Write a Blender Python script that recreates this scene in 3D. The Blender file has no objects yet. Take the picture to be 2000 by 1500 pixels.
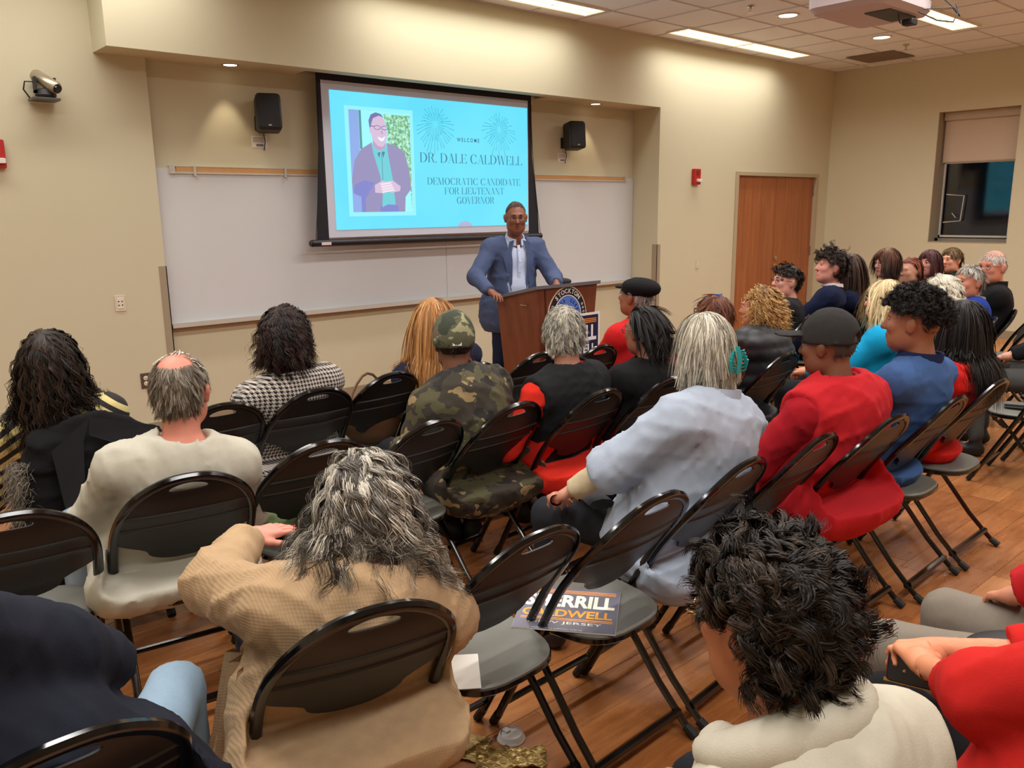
import bpy, math, random
import numpy as np
from mathutils import Vector, Matrix
rnd = random.Random(7)
RS = np.random.RandomState(11)
SC = bpy.context.scene
COL = SC.collection

# ------------------------------------------------------------------ camera, world, lights, exposure
cam_d = bpy.data.cameras.new('camera'); cam = bpy.data.objects.new('camera', cam_d); COL.objects.link(cam)
cam_d.sensor_width = 36.0; cam_d.lens = 36.0 * 1607.6 / 2000.0; cam_d.clip_start = 0.05
_yaw, _pitch, _roll = 0.72057, 0.20934, -0.01226
_f = Vector((math.sin(_yaw) * math.cos(_pitch), math.cos(_yaw) * math.cos(_pitch), -math.sin(_pitch)))
_r = Vector((math.cos(_yaw), -math.sin(_yaw), 0)); _u = _r.cross(_f)
_r2 = _r * math.cos(_roll) + _u * math.sin(_roll); _u2 = _u * math.cos(_roll) - _r * math.sin(_roll)
m = Matrix.Identity(4)
for i in range(3):
    m[i][0], m[i][1], m[i][2] = _r2[i], _u2[i], -_f[i]
m.translation = Vector((0, 0, 1.68))
cam.matrix_world = m
SC.camera = cam

SC.view_settings.view_transform = 'Standard'; SC.view_settings.look = 'None'
SC.view_settings.gamma = 1.0; SC.view_settings.use_curve_mapping = False
SC.view_settings.exposure = 0.26

world = bpy.data.worlds.new('world'); SC.world = world; world.use_nodes = True
world.node_tree.nodes['Background'].inputs[0].default_value = (0.006, 0.02, 0.06, 1)
world.node_tree.nodes['Background'].inputs[1].default_value = 1.0

ZC = 3.505
def area(name, loc, sx, sy, power, col=(1, 0.975, 0.945)):
    l = bpy.data.lights.new(name, 'AREA'); l.shape = 'RECTANGLE'; l.size = sx; l.size_y = sy
    l.energy = power; l.color = col; l.spread = math.radians(158)
    o = bpy.data.objects.new(name, l); COL.objects.link(o); o.location = loc
    return o
TROFFERS = [(4.94, 5.765), (8.69, 5.765), (1.19, 5.765), (8.54, 3.785), (4.30, 3.785), (0.3, 3.785),  # third troffer is out of view, added to light the left wall
            (8.54, 1.80), (4.60, 1.80), (0.6, 1.80), (8.54, -0.2), (4.60, -0.2), (0.6, -0.2)]
TW = 36.0
for (x, y) in TROFFERS:
    area('troffer_lamp', (x, y, ZC - 0.035), 2.40, 0.24, TW * (.54 if y > 5 else 1.10))
SPOTS_SOFFIT = [(2.78, 6.36, 2.765), (6.83, 6.36, 2.765)]
for (x, y, z) in SPOTS_SOFFIT:
    l = bpy.data.lights.new('soffit_lamp', 'SPOT'); l.energy = 9; l.color = (1, 0.84, 0.58); l.spot_size = 1.05
    l.spot_blend = 0.55; l.shadow_soft_size = 0.03
    o = bpy.data.objects.new('soffit_lamp', l); COL.objects.link(o); o.location = (x, y, z); o.rotation_euler = (0.10, 0, 0)
DOWNS = [(7.763, 4.675), (9.586, 4.594), (5.9, 4.7), (7.7, 2.4), (5.2, 0.6), (2.0, 0.8), (2.4, 3.0)]
for (x, y) in DOWNS:
    l = bpy.data.lights.new('downlight_lamp', 'SPOT'); l.energy = 22; l.color = (1, 0.84, 0.62); l.spot_size = 1.7
    l.spot_blend = 0.7; l.shadow_soft_size = 0.07
    o = bpy.data.objects.new('downlight_lamp', l); COL.objects.link(o); o.location = (x, y, ZC - 0.02)

# ------------------------------------------------------------------ materials
def srgb(r, g, b):
    f = lambda c: (c / 255 / 12.92) if c <= 10 else ((c / 255 + 0.055) / 1.055) ** 2.4
    return (f(r), f(g), f(b), 1)
class NT:
    def __init__(s, name):
        s.m = bpy.data.materials.new(name); s.m.use_nodes = True
        s.n = s.m.node_tree.nodes; s.l = s.m.node_tree.links; s.b = s.n['Principled BSDF']
    def new(s, t, **kw):
        n = s.n.new(t)
        for k, v in kw.items(): setattr(n, k, v)
        return n
    def link(s, a, b): s.l.new(a, b)
    def math(s, op, a, b=None, c=None):
        n = s.n.new('ShaderNodeMath'); n.operation = op
        for i, v in enumerate((a, b, c)):
            if v is None: continue
            if isinstance(v, (int, float)): n.inputs[i].default_value = v
            else: s.l.new(v, n.inputs[i])
        return n.outputs[0]
    def coord(s, scale=(1, 1, 1), out='Object'):
        t = s.new('ShaderNodeTexCoord'); mp = s.new('ShaderNodeMapping'); mp.inputs['Scale'].default_value = scale
        s.link(t.outputs[out], mp.inputs[0]); return mp.outputs[0]
    def noise(s, vec, scale, detail=3, rough=.5):
        n = s.new('ShaderNodeTexNoise'); n.inputs['Scale'].default_value = scale; n.inputs['Detail'].default_value = detail
        n.inputs['Roughness'].default_value = rough; s.link(vec, n.inputs['Vector']); return n.outputs['Fac']
    def mix(s, fac, a, b):
        n = s.new('ShaderNodeMix', data_type='RGBA')
        if isinstance(fac, (int, float)): n.inputs[0].default_value = fac
        else: s.link(fac, n.inputs[0])
        for i, v in ((6, a), (7, b)):
            if isinstance(v, tuple): n.inputs[i].default_value = v
            else: s.link(v, n.inputs[i])
        return n.outputs[2]
    def ramp(s, fac, stops, interp='LINEAR'):
        n = s.new('ShaderNodeValToRGB'); cr = n.color_ramp; cr.interpolation = interp
        while len(cr.elements) < len(stops): cr.elements.new(0.5)
        for e, (p, c) in zip(cr.elements, stops): e.position = p; e.color = c
        s.link(fac, n.inputs[0]); return n.outputs[0]
    def bump(s, h, strength=.3, dist=.002):
        n = s.new('ShaderNodeBump'); n.inputs['Strength'].default_value = strength; n.inputs['Distance'].default_value = dist
        s.link(h, n.inputs['Height']); s.link(n.outputs[0], s.b.inputs['Normal'])
MATS = {}
def mat(name, col, rough=.5, metal=0, noise_amt=0.0, nscale=20, bump=0, bscale=200, bdist=.001, spec=None, coat=0, emit=None, estr=1):
    if name in MATS: return MATS[name]
    t = NT(name); c = srgb(*col); t.b.inputs['Roughness'].default_value = rough; t.b.inputs['Metallic'].default_value = metal
    if spec is not None: t.b.inputs['Specular IOR Level'].default_value = spec
    if coat: t.b.inputs['Coat Weight'].default_value = coat; t.b.inputs['Coat Roughness'].default_value = .08
    if noise_amt:
        f = t.noise(t.coord(), nscale, 4)
        a = tuple(v * (1 - noise_amt) for v in c[:3]) + (1,); b = tuple(min(1, v * (1 + noise_amt)) for v in c[:3]) + (1,)
        t.link(t.mix(f, a, b), t.b.inputs['Base Color'])
    else: t.b.inputs['Base Color'].default_value = c
    if bump: t.bump(t.noise(t.coord(), bscale, 2), bump, bdist)
    if emit: t.b.inputs['Emission Color'].default_value = srgb(*emit); t.b.inputs['Emission Strength'].default_value = estr
    MATS[name] = t.m; return t.m
def fabric(name, col, amt=.10, rough=.92, bs=350, bump=.35):
    if name in MATS: return MATS[name]
    t = NT(name); c = srgb(*col); t.b.inputs['Roughness'].default_value = rough; t.b.inputs['Specular IOR Level'].default_value = .2
    co = t.coord(); f = t.noise(co, 60, 5, .7)
    t.link(t.mix(f, tuple(v * (1 - amt) for v in c[:3]) + (1,), tuple(v * (1 + amt) for v in c[:3]) + (1,)), t.b.inputs['Base Color'])
    a = t.noise(co, bs, 2); b = t.noise(co, 14, 3)
    t.bump(t.math('ADD', t.math('MULTIPLY', a, .30), t.math('MULTIPLY', b, .35)), bump, .005)
    MATS[name] = t.m; return t.m
def skin(name, col, red=0.08):
    if name in MATS: return MATS[name]
    t = NT(name); c = srgb(*col); t.b.inputs['Roughness'].default_value = .5
    f = t.noise(t.coord(), 18, 4)
    t.link(t.mix(f, (c[0] * .92, c[1] * .86, c[2] * .84, 1), (min(1, c[0] * 1.08), c[1] * 1.03, c[2], 1)), t.b.inputs['Base Color'])
    t.b.inputs['Subsurface Weight'].default_value = .08; t.b.inputs['Subsurface Radius'].default_value = (.01, .004, .002); t.b.inputs['Subsurface Scale'].default_value = .4
    t.bump(t.noise(t.coord(), 260, 2), .12, .001)
    MATS[name] = t.m; return t.m
def hairmat():
    if 'hair' in MATS: return MATS['hair']
    t = NT('hair_strands'); a = t.new('ShaderNodeAttribute', attribute_name='Col')
    t.link(a.outputs['Color'], t.b.inputs['Base Color']); t.b.inputs['Roughness'].default_value = .5
    t.b.inputs['Specular IOR Level'].default_value = .28
    MATS['hair'] = t.m; return t.m

# ------------------------------------------------------------------ mesh helpers
def put(name, me, mt=None, parent=None, smooth=False, loc=None, rot=None):
    o = bpy.data.objects.new(name, me); COL.objects.link(o)
    if mt is not None:
        for q in (mt if isinstance(mt, (list, tuple)) else [mt]): me.materials.append(q)
    if smooth: me.polygons.foreach_set('use_smooth', [True] * len(me.polygons))
    if parent is not None: o.parent = parent
    if loc is not None: o.location = loc
    if rot is not None: o.rotation_euler = rot
    return o
def npmesh(name, V, Q):
    V = np.asarray(V, np.float32); Q = np.asarray(Q, np.int32); n = Q.shape[1]
    me = bpy.data.meshes.new(name); me.vertices.add(len(V)); me.vertices.foreach_set('co', V.ravel())
    me.loops.add(Q.size); me.loops.foreach_set('vertex_index', Q.ravel())
    me.polygons.add(len(Q)); me.polygons.foreach_set('loop_start', np.arange(0, Q.size, n, dtype=np.int32))
    me.update(calc_edges=True); me.polygons.foreach_set('use_smooth', np.ones(len(Q), bool))
    return me
def npobj(name, V, Q, mt, parent=None):
    o = bpy.data.objects.new(name, npmesh(name, V, Q)); COL.objects.link(o); o.data.materials.append(mt)
    if parent is not None: o.parent = parent
    return o
class MB:
    def __init__(s): s.v = []; s.f = []; s.mi = []
    def add(s, vs, fs, mi=0):
        k = len(s.v); s.v += [tuple(p) for p in vs]; s.f += [tuple(i + k for i in f) for f in fs]; s.mi += [mi] * len(fs); return s
    def box(s, x0, x1, y0, y1, z0, z1, mi=0, M=None):
        vs = [Vector((x, y, z)) for z in (z0, z1) for y in (y0, y1) for x in (x0, x1)]
        if M is not None: vs = [M @ p for p in vs]
        return s.add(vs, [(0, 2, 3, 1), (4, 5, 7, 6), (0, 1, 5, 4), (1, 3, 7, 5), (3, 2, 6, 7), (2, 0, 4, 6)], mi)
    def bbox(s, x0, x1, y0, y1, z0, z1, b=.01, mi=0, M=None, seg=3, axis='y'):
        # box with rounded corners in the plane across the axis, chamfered ends
        if axis == 'y': A, B, C0, C1 = (x0, x1), (z0, z1), y0, y1
        elif axis == 'z': A, B, C0, C1 = (x0, x1), (y0, y1), z0, z1
        else: A, B, C0, C1 = (y0, y1), (z0, z1), x0, x1
        def ring(c, ins):
            r = max(b - ins, .0005); pts = []
            for cx, cy, a0 in ((A[1] - b, B[1] - b, 0), (A[0] + b, B[1] - b, 90), (A[0] + b, B[0] + b, 180), (A[1] - b, B[0] + b, 270)):
                for i in range(seg + 1):
                    a = math.radians(a0 + 90 * i / seg); pts.append((cx + r * math.cos(a), cy + r * math.sin(a)))
            o = []
            for (p, q) in pts:
                o.append({'y': (p, c, q), 'z': (p, q, c), 'x': (c, p, q)}[axis])
            return o
        e = min(b * .4, (C1 - C0) * .3); rs = [ring(C0, e), ring(C0 + e, 0), ring(C1 - e, 0), ring(C1, e)]
        n = len(rs[0]); vs = [Vector(p) for r in rs for p in r]
        if M is not None: vs = [M @ p for p in vs]
        fs = [tuple(range(n)), tuple(range(3 * n, 4 * n))[::-1]]
        for k in range(3):
            for i in range(n): fs.append((k * n + i, k * n + n + i, k * n + n + (i + 1) % n, k * n + (i + 1) % n))
        if axis == 'y': fs = [f for f in fs]
        return s.add(vs, fs, mi)
    def tube(s, pts, r, n=8, closed=False, mi=0, flat=1.0, caps=True):
        P = [Vector(p) for p in pts]; N = len(P); rr = r if isinstance(r, (list, tuple)) else [r] * N
        T = []
        for i in range(N):
            a = P[(i + 1) % N] if (closed or i < N - 1) else P[i]; b = P[i - 1] if (closed or i > 0) else P[i]
            T.append((a - b).normalized())
        u = T[0].orthogonal().normalized()
        if abs(T[0].x) < .9: u = (Vector((1, 0, 0)) - T[0] * T[0].x).normalized()
        vs = []; fs = []
        for i in range(N):
            u = (u - T[i] * u.dot(T[i])).normalized(); w = T[i].cross(u)
            for k in range(n):
                a = 2 * math.pi * k / n; vs.append(P[i] + u * (rr[i] * math.cos(a)) + w * (rr[i] * flat * math.sin(a)))
        for i in range(N if closed else N - 1):
            j = (i + 1) % N
            for k in range(n): fs.append((i * n + k, i * n + (k + 1) % n, j * n + (k + 1) % n, j * n + k))
        if caps and not closed: fs += [tuple(range(n))[::-1], tuple(range((N - 1) * n, N * n))]
        return s.add(vs, fs, mi)
    def lathe(s, prof, n=24, c=(0, 0, 0), mi=0, axis='z'):
        vs = []; fs = []
        for (r, z) in prof:
            for k in range(n):
                a = 2 * math.pi * k / n; p = (r * math.cos(a), r * math.sin(a), z)
                if axis == 'y': p = (p[0], z, p[1])
                if axis == 'x': p = (z, p[0], p[1])
                vs.append((c[0] + p[0], c[1] + p[1], c[2] + p[2]))
        for i in range(len(prof) - 1):
            for k in range(n): fs.append((i * n + k, i * n + (k + 1) % n, (i + 1) * n + (k + 1) % n, (i + 1) * n + k))
        fs += [tuple(range(n))[::-1], tuple(range((len(prof) - 1) * n, len(prof) * n))]
        return s.add(vs, fs, mi)
    def prism(s, poly, t, f, mi=0):
        # poly: 2d points; f(u,v,w)->3d ; t thickness
        n = len(poly); vs = [f(u, v, 0) for u, v in poly] + [f(u, v, t) for u, v in poly]
        fs = [tuple(range(n)), tuple(range(n, 2 * n))[::-1]] + [(i, (i + 1) % n, n + (i + 1) % n, n + i)[::-1] for i in range(n)]
        return s.add(vs, fs, mi)
    def build(s, name, mt, parent=None, smooth=False, loc=None, rot=None, auto=True):
        me = bpy.data.meshes.new(name); me.from_pydata([tuple(v) for v in s.v], [], s.f); me.update()
        import bmesh
        b = bmesh.new(); b.from_mesh(me); bmesh.ops.recalc_face_normals(b, faces=b.faces)
        if smooth:
            for f in b.faces: f.smooth = True
            for e in b.edges:
                if len(e.link_faces) == 2 and e.calc_face_angle(0) > .7: e.smooth = False
        b.to_mesh(me); b.free()
        o = put(name, me, mt, parent, False, loc, rot)
        if any(s.mi): me.polygons.foreach_set('material_index', s.mi)
        return o
def empty(name, loc=(0, 0, 0), rz=0, parent=None):
    o = bpy.data.objects.new(name, None); COL.objects.link(o); o.location = loc; o.rotation_euler = (0, 0, rz)
    o.empty_display_size = .1
    if parent is not None: o.parent = parent
    return o
def tag(o, label, cat, group=None):
    o['label'] = label; o['category'] = cat
    if group: o['group'] = group
    return o
def struct(o): o['kind'] = 'structure'; return o
def text(name, s, size, mt, parent, M, depth=.001, bold=0.0, align='CENTER', sx=1.0, width=None, height=None):
    c = bpy.data.curves.new(name, 'FONT'); c.body = s; c.size = size; c.align_x = align; c.offset = bold; c.extrude = 0
    c.resolution_u = 3
    t = bpy.data.objects.new(name, c); COL.objects.link(t); dg = bpy.context.evaluated_depsgraph_get()
    me = bpy.data.meshes.new_from_object(t.evaluated_get(dg)); bpy.data.objects.remove(t); me.name = name
    n = len(me.vertices); co = np.empty(n * 3, np.float32); me.vertices.foreach_get('co', co); co = co.reshape(-1, 3)
    co[:, 0] *= sx
    if width: co[:, 0] = (co[:, 0] - (co[:, 0].min() + co[:, 0].max()) / 2) * width / (co[:, 0].max() - co[:, 0].min())
    if height: co[:, 1] = (co[:, 1] - co[:, 1].min()) * height / (co[:, 1].max() - co[:, 1].min())
    out = np.array([list(M @ Vector((float(a), float(b), depth))) for a, b, _ in co], np.float32)
    me.vertices.foreach_set('co', out.ravel()); me.update(); me.materials.clear()
    return put(name, me, mt, parent)

# ------------------------------------------------------------------ room
def wall_material():
    t = NT('painted_wall'); co = t.coord(); f = t.noise(co, 1.3, 3)
    t.link(t.mix(f, srgb(200, 194, 167), srgb(206, 200, 173)), t.b.inputs['Base Color'])
    t.b.inputs['Roughness'].default_value = .75; t.b.inputs['Specular IOR Level'].default_value = .25
    t.bump(t.noise(co, 220, 3), .12, .0015); return t.m
WALL = wall_material()
D, DL, DR, XR = 6.13, 6.45, 6.52, 11.478
trimm = mat('taupe_rubber_base', (150, 135, 112), .6, bump=.1)
def boxes(name, lst, mt, parent=None):
    b = MB()
    for q in lst: b.box(*q)
    return b.build(name, mt, parent)
DX0, DX1, DZ = 9.163, 11.193, 2.108
struct(boxes('wall_front', [(7.645, DX0, D, 6.75, 0, ZC), (DX1, XR + .2, D, 6.75, 0, ZC), (DX0, DX1, D, 6.75, DZ, ZC)], WALL))
hd = MB()
hd.box(1.837, 3.36, D, 6.9, 2.775, ZC + .2); hd.box(6.02, 7.645, D, 6.9, 2.775, ZC + .2)
hd.box(3.36, 6.02, D, 6.27, 2.775, ZC + .2); hd.box(3.36, 6.02, 6.45, 6.9, 2.775, ZC + .2); hd.box(3.36, 6.02, 6.27, 6.45, 2.95, ZC + .2)
struct(hd.build('wall_header', WALL))
struct(boxes('wall_front_left', [(-1.6, 2.185, DL, 6.9, 0, ZC + .2)], WALL))
struct(boxes('wall_recess', [(2.185, 7.645, DR, 6.9, 0, 2.776)], WALL))
WY0, WY1, WZ0, WZ1 = 3.72, 4.664, 1.19, 2.833
struct(boxes('wall_right', [(XR, XR + .3, -2.6, WY0, 0, ZC), (XR, XR + .3, WY1, D, 0, ZC), (XR, XR + .3, WY0, WY1, 0, WZ0), (XR, XR + .3, WY0, WY1, WZ1, ZC)], WALL))
struct(boxes('wall_left', [(-1.8, -1.6, -2.6, 6.9, 0, ZC + .2)], WALL))
struct(boxes('wall_back', [(-1.8, XR + .3, -2.8, -2.6, 0, ZC + .2)], WALL))
struct(boxes('baseboard_front', [(7.645, DX0 - .0, D - .012, D, 0, .105), (DX1, XR, D - .012, D, 0, .105)], trimm))
struct(boxes('baseboard_recess', [(2.19, 7.64, DR - .012, DR, 0, .105)], trimm))
struct(boxes('baseboard_left', [(-1.6, 2.185, DL - .012, DL, 0, .105)], trimm))
struct(boxes('baseboard_right', [(XR - .012, XR, -2.6, D, 0, .105)], trimm))
guard = mat('vinyl_corner_guard', (158, 144, 122), .55, bump=.05)
struct(boxes('trim_1', [(2.135, 2.192, DL - .004, DL, .105, 1.29), (2.185, 2.192, DL - .004, DR, .105, 1.29)], guard))
struct(boxes('trim_2', [(7.638, 7.70, D - .004, D, .105, 1.26), (7.638, 7.645, D - .004, D + .07, .105, 1.26)], guard))

# floor of strip planks
def floor_material():
    t = NT('stained_maple_plank'); oi = t.new('ShaderNodeObjectInfo')
    tc = t.new('ShaderNodeTexCoord'); geo = t.new('ShaderNodeNewGeometry')
    mp = t.new('ShaderNodeMapping'); mp.inputs['Scale'].default_value = (1.2, 14, 1); t.link(geo.outputs['Position'], mp.inputs[0])
    g = t.noise(mp.outputs[0], 3.0, 6, .6)
    mp2 = t.new('ShaderNodeMapping'); mp2.inputs['Scale'].default_value = (1, 2.2, 1); t.link(geo.outputs['Position'], mp2.inputs[0])
    g2 = t.noise(mp2.outputs[0], 2.6, 5, .65)
    att = t.new('ShaderNodeAttribute', attribute_name='tone')
    f = t.math('ADD', t.math('MULTIPLY', g, .45), t.math('ADD', t.math('MULTIPLY', g2, .45), t.math('MULTIPLY', t.math('ADD', att.outputs['Fac'], oi.outputs['Random']), .20)))
    t.link(t.ramp(f, [(.28, srgb(118, 68, 36)), (.5, srgb(160, 99, 54)), (.75, srgb(196, 132, 78))]), t.b.inputs['Base Color'])
    t.link(t.ramp(g2, [(.3, (.20, .20, .20, 1)), (.7, (.38, .38, .38, 1))]), t.b.inputs['Roughness'])
    t.bump(t.noise(mp.outputs[0], 30, 2), .06, .001); return t.m
FLOORM = floor_material()
fl = struct(boxes('floor', [(-1.8, XR + .3, -2.8, 6.9, -.12, -.011)], mat('floor_joint', (120, 70, 36), .6)))
pls = []
PW = .165; y = -2.6; row = 0
while y < 6.6:
    x = -1.8 - rnd.random() * 1.2
    while x < XR:
        L = rnd.choice([.7, .95, 1.2, 1.4]); x1 = min(x + L, XR + .2); pls.append((x, x1, y, y + PW)); x = x + L
    y += PW; row += 1
def seen(p):
    cx, cy = (p[0] + p[1]) / 2, (p[2] + p[3]) / 2; dd = math.hypot(cx, cy); az = math.degrees(math.atan2(cx, cy))
    return (0 if (-2 < az < 84 and dd > 1.0) else 1, dd)
pls.sort(key=seen)
tmpl = {}
far = MB()
for i, (x0, x1, y0, y1) in enumerate(pls):
    if i < 300:
        k = round(x1 - x0, 3)
        if k not in tmpl:
            b = MB(); c = .0012; w, h = k / 2, PW / 2
            b.add([(sx * (w - e), sy * (h - e), z) for (e, z) in ((.0007, -.012), (.0007, -.0012), (.002, 0)) for sx, sy in ((-1, -1), (1, -1), (1, 1), (-1, 1))],
                  [(3, 2, 1, 0), (8, 9, 10, 11)] + [(r * 4 + j, r * 4 + (j + 1) % 4, r * 4 + 4 + (j + 1) % 4, r * 4 + 4 + j) for r in (0, 1) for j in range(4)])
            me = bpy.data.meshes.new('plank'); me.from_pydata(b.v, [], b.f); me.update(); me.materials.append(FLOORM); tmpl[k] = me
        o = bpy.data.objects.new('plank', tmpl[k]); COL.objects.link(o); o.parent = fl; o.location = ((x0 + x1) / 2, (y0 + y1) / 2, 0)
    else:
        far.box(x0 + .0007, x1 - .0007, y0 + .0007, y1 - .0007, -.012, 0)
fo = far.build('planks', FLOORM, fl); fo['kind'] = 'stuff'
at = fo.data.attributes.new('tone', 'FLOAT', 'FACE'); at.data.foreach_set('value', np.repeat(RS.rand(len(fo.data.polygons) // 6), 6).astype(np.float32))

# ceiling: slab, grid, tiles
tilem = mat('mineral_fibre_tile', (228, 234, 242), .9, noise_amt=.04, nscale=60, bump=.35, bscale=180, bdist=.002)
gridm = mat('ceiling_grid_paint', (202, 200, 202), .6)
ce = struct(boxes('ceiling', [(-1.8, XR + .3, -2.8, D, ZC + .06, ZC + .2)], mat('plenum', (90, 84, 78), .9)))
TS = .62; GX0 = 5.027 - TS * 11; GY0 = 5.633 - TS * 14
gb = MB()
xs = [GX0 + TS * i for i in range(23)]; ys = [GY0 + TS * j for j in range(15)]
for x in xs:
    if x < XR: gb.box(x - .006, x + .006, -2.6, D, ZC - .004, ZC + .02)
for yy in ys: gb.box(-1.6, XR, yy - .006, yy + .006, ZC - .0045, ZC + .0195)
gb.box(-1.6, XR, D - .02, D, ZC - .004, ZC + .02); gb.box(XR - .02, XR, -2.6, D, ZC - .004, ZC + .02)
gb.build('ceiling_grid', gridm, ce)
tm = {}; restb = MB()
for i in range(len(xs)):
    for j in range(len(ys)):
        x0, x1 = xs[i] + .006, min(xs[i] + TS - .006, XR - .005); y0, y1 = ys[j] + .006, min(ys[j] + TS - .006, D - .005)
        if x1 - x0 < .05 or y1 - y0 < .05 or x0 < -1.62: continue
        if xs[i] > 2.4 and ys[j] > 1.2:
            k = (round(x1 - x0, 3), round(y1 - y0, 3))
            if k not in tm:
                b = MB(); w, h = k[0] / 2, k[1] / 2; b.box(-w, w, -h, h, 0, .02)
                me = bpy.data.meshes.new('ceiling_tile'); me.from_pydata(b.v, [], b.f); me.update(); me.materials.append(tilem); tm[k] = me
            o = bpy.data.objects.new('ceiling_tile', tm[k]); COL.objects.link(o); o.parent = ce
            o.location = ((x0 + x1) / 2, (y0 + y1) / 2, ZC + .003 + rnd.random() * .002)
        else: restb.box(x0, x1, y0, y1, ZC + .004, ZC + .024)
ro = restb.build('ceiling_tiles', tilem, ce); ro['kind'] = 'stuff'

diff = mat('lit_diffuser', (255, 240, 205), .6, emit=(255, 238, 196), estr=1.6)
white_metal = mat('white_enamel', (225, 220, 208), .4)
LT = ['left lit recessed ceiling troffer nearest the front wall', 'long lit ceiling troffer above the right part of the front wall', 'unseen ceiling troffer added to light the left wall',
      'lit ceiling troffer partly hidden behind the hanging projector']
for i, (x, y) in enumerate(TROFFERS):
    if i not in (0, 1, 3, 2): continue
    t = empty('ceiling_light', (x, y, ZC))
    tag(t, LT[i if i < 3 else 3], 'light', 'recessed ceiling troffers')
    b = MB()
    for sy in (-1, 1): b.box(-1.255, 1.255, sy * .14 - .012, sy * .14 + .012, -.014, .01)
    for sx in (-1.245, 0, 1.245): b.box(sx - .01, sx + .01, -.13, .13, -.013, .01)
    b.build('frame', white_metal, t)
    for s in (-1, 1):
        d = MB(); x0, x1 = s * .6275 - .617, s * .6275 + .617
        d.add([(xx, yy, zz) for xx in (x0, x1) for yy, zz in ((-.128, -.006), (-.02, -.002), (.0, -.010), (.02, -.002), (.128, -.006))],
              [(j, j + 1, 5 + j + 1, 5 + j) for j in range(4)])
        d.build('diffuser', diff, t)
        d = MB(); d.box(x0, x1, -.001, .001, -.013, -.009); d.build('louver_strip', gridm, t)
lens = mat('lit_downlight_lens', (255, 250, 235), .4, emit=(255, 248, 225), estr=2.2)
DLAB = ['round recessed ceiling downlight near the projector', 'round recessed ceiling downlight nearer the door corner']
for i, (x, y) in enumerate(DOWNS[:2]):
    t = empty('downlight', (x, y, ZC)); tag(t, DLAB[i], 'light', 'round recessed ceiling downlights')
    b = MB(); b.lathe([(.085, -.002), (.105, -.008), (.112, -.003), (.112, .0), (.085, .0)], 28); b.build('trim_ring', white_metal, t, True)
    b = MB(); b.lathe([(.086, -.001), (.086, -.004), (.03, -.006)], 28); b.build('lamp_lens', lens, t, True)
SL = ['small soffit downlight over the left end of the whiteboard', 'small soffit downlight over the right end of the whiteboard']
for i, (x, y, z) in enumerate(SPOTS_SOFFIT):
    t = empty('soffit_downlight', (x, y, 2.775)); tag(t, SL[i], 'light', 'soffit downlights')
    b = MB(); b.lathe([(.05, -.001), (.062, -.004), (.066, 0)], 24); b.build('trim_ring', mat('brushed_trim', (150, 130, 105), .35, .6), t, True)
    b = MB(); b.lathe([(.05, .0), (.05, -.0025), (.01, -.003)], 24); b.build('lamp_lens', lens, t, True)
# air vents and sprinklers
t = empty('ceiling_vent', (10.78, 5.165, ZC)); tag(t, 'flat grey return air grille in the ceiling near the corner', 'vent')
b = MB(); b.box(-.30, .30, -.30, .30, -.010, -.004); b.build('backing', mat('vent_grey', (128, 116, 104), .7), t)
b = MB()
for k in range(22): b.box(-.29, .29, -.29 + k * .0265, -.282 + k * .0265, -.016, -.010)
b.build('grille_bars', mat('vent_bar', (150, 137, 122), .6), t)
for i, (x, y, lb) in enumerate([(7.139, 4.692, 'ceiling sprinkler head left of the projector'), (10.238, 4.607, 'ceiling sprinkler head beside the far downlight')]):
    t = empty('sprinkler', (x, y, ZC)); tag(t, lb, 'sprinkler', 'ceiling sprinkler heads')
    b = MB(); b.lathe([(.035, -.003), (.03, -.010), (.012, -.012), (.012, -.03)], 16); b.build('escutcheon', mat('chrome', (190, 185, 175), .25, .9), t, True)
    b = MB(); b.lathe([(.022, -.052), (.022, -.055), (.004, -.057)], 14); b.tube([(-.010, 0, -.03), (-.014, 0, -.042), (0, 0, -.054)], .002, 6); b.tube([(.010, 0, -.03), (.014, 0, -.042), (0, 0, -.054)], .002, 6)
    b.build('deflector', MATS['chrome'], t, True)

# door_1
doorw = NT('cherry_veneer_door'); co = doorw.coord((6, 1, .45)); f = doorw.noise(co, 3.5, 6, .6)
doorw.link(doorw.ramp(f, [(.3, srgb(142, 80, 42)), (.55, srgb(160, 96, 54)), (.75, srgb(172, 108, 62))]), doorw.b.inputs['Base Color']); doorw.b.inputs['Roughness'].default_value = .42
doorw = doorw.m
framem = mat('door_frame_paint', (176, 162, 134), .5)
brass = mat('satin_nickel', (190, 172, 140), .3, .85)
dr = struct(boxes('door_1', [(DX0 + .06, DX1 - .06, D + .075, D + .08, 0, DZ - .04)], framem))
boxes('door_frame', [(DX0, DX0 + .06, D - .018, D + .12, 0, DZ), (DX1 - .06, DX1, D - .018, D + .12, 0, DZ), (DX0 + .06, DX1 - .06, D - .018, D + .12, DZ - .045, DZ)], framem, dr)
for (a, b_) in ((DX0 + .064, 10.163), (10.169, DX1 - .064)):
    boxes('door_leaf', [(a, b_, D + .03, D + .073, .01, DZ - .05)], doorw, dr)
for x in (DX0 + .06, DX1 - .06):
    for z in (.25, 1.05, 1.88):
        bb = MB(); bb.box(x - .018, x + .018, D + .018, D + .031, z - .06, z + .06); bb.tube([(x, D + .016, z - .062), (x, D + .016, z + .062)], .008, 8); bb.build('hinge', mat('steel_hinge', (165, 155, 140), .35, .8), dr)
bb = MB(); bb.lathe([(.028, -.004), (.028, .010), (.016, .014)], 18, (10.225, D + .018, .985), axis='y'); bb.build('deadbolt', brass, dr, True)
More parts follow.
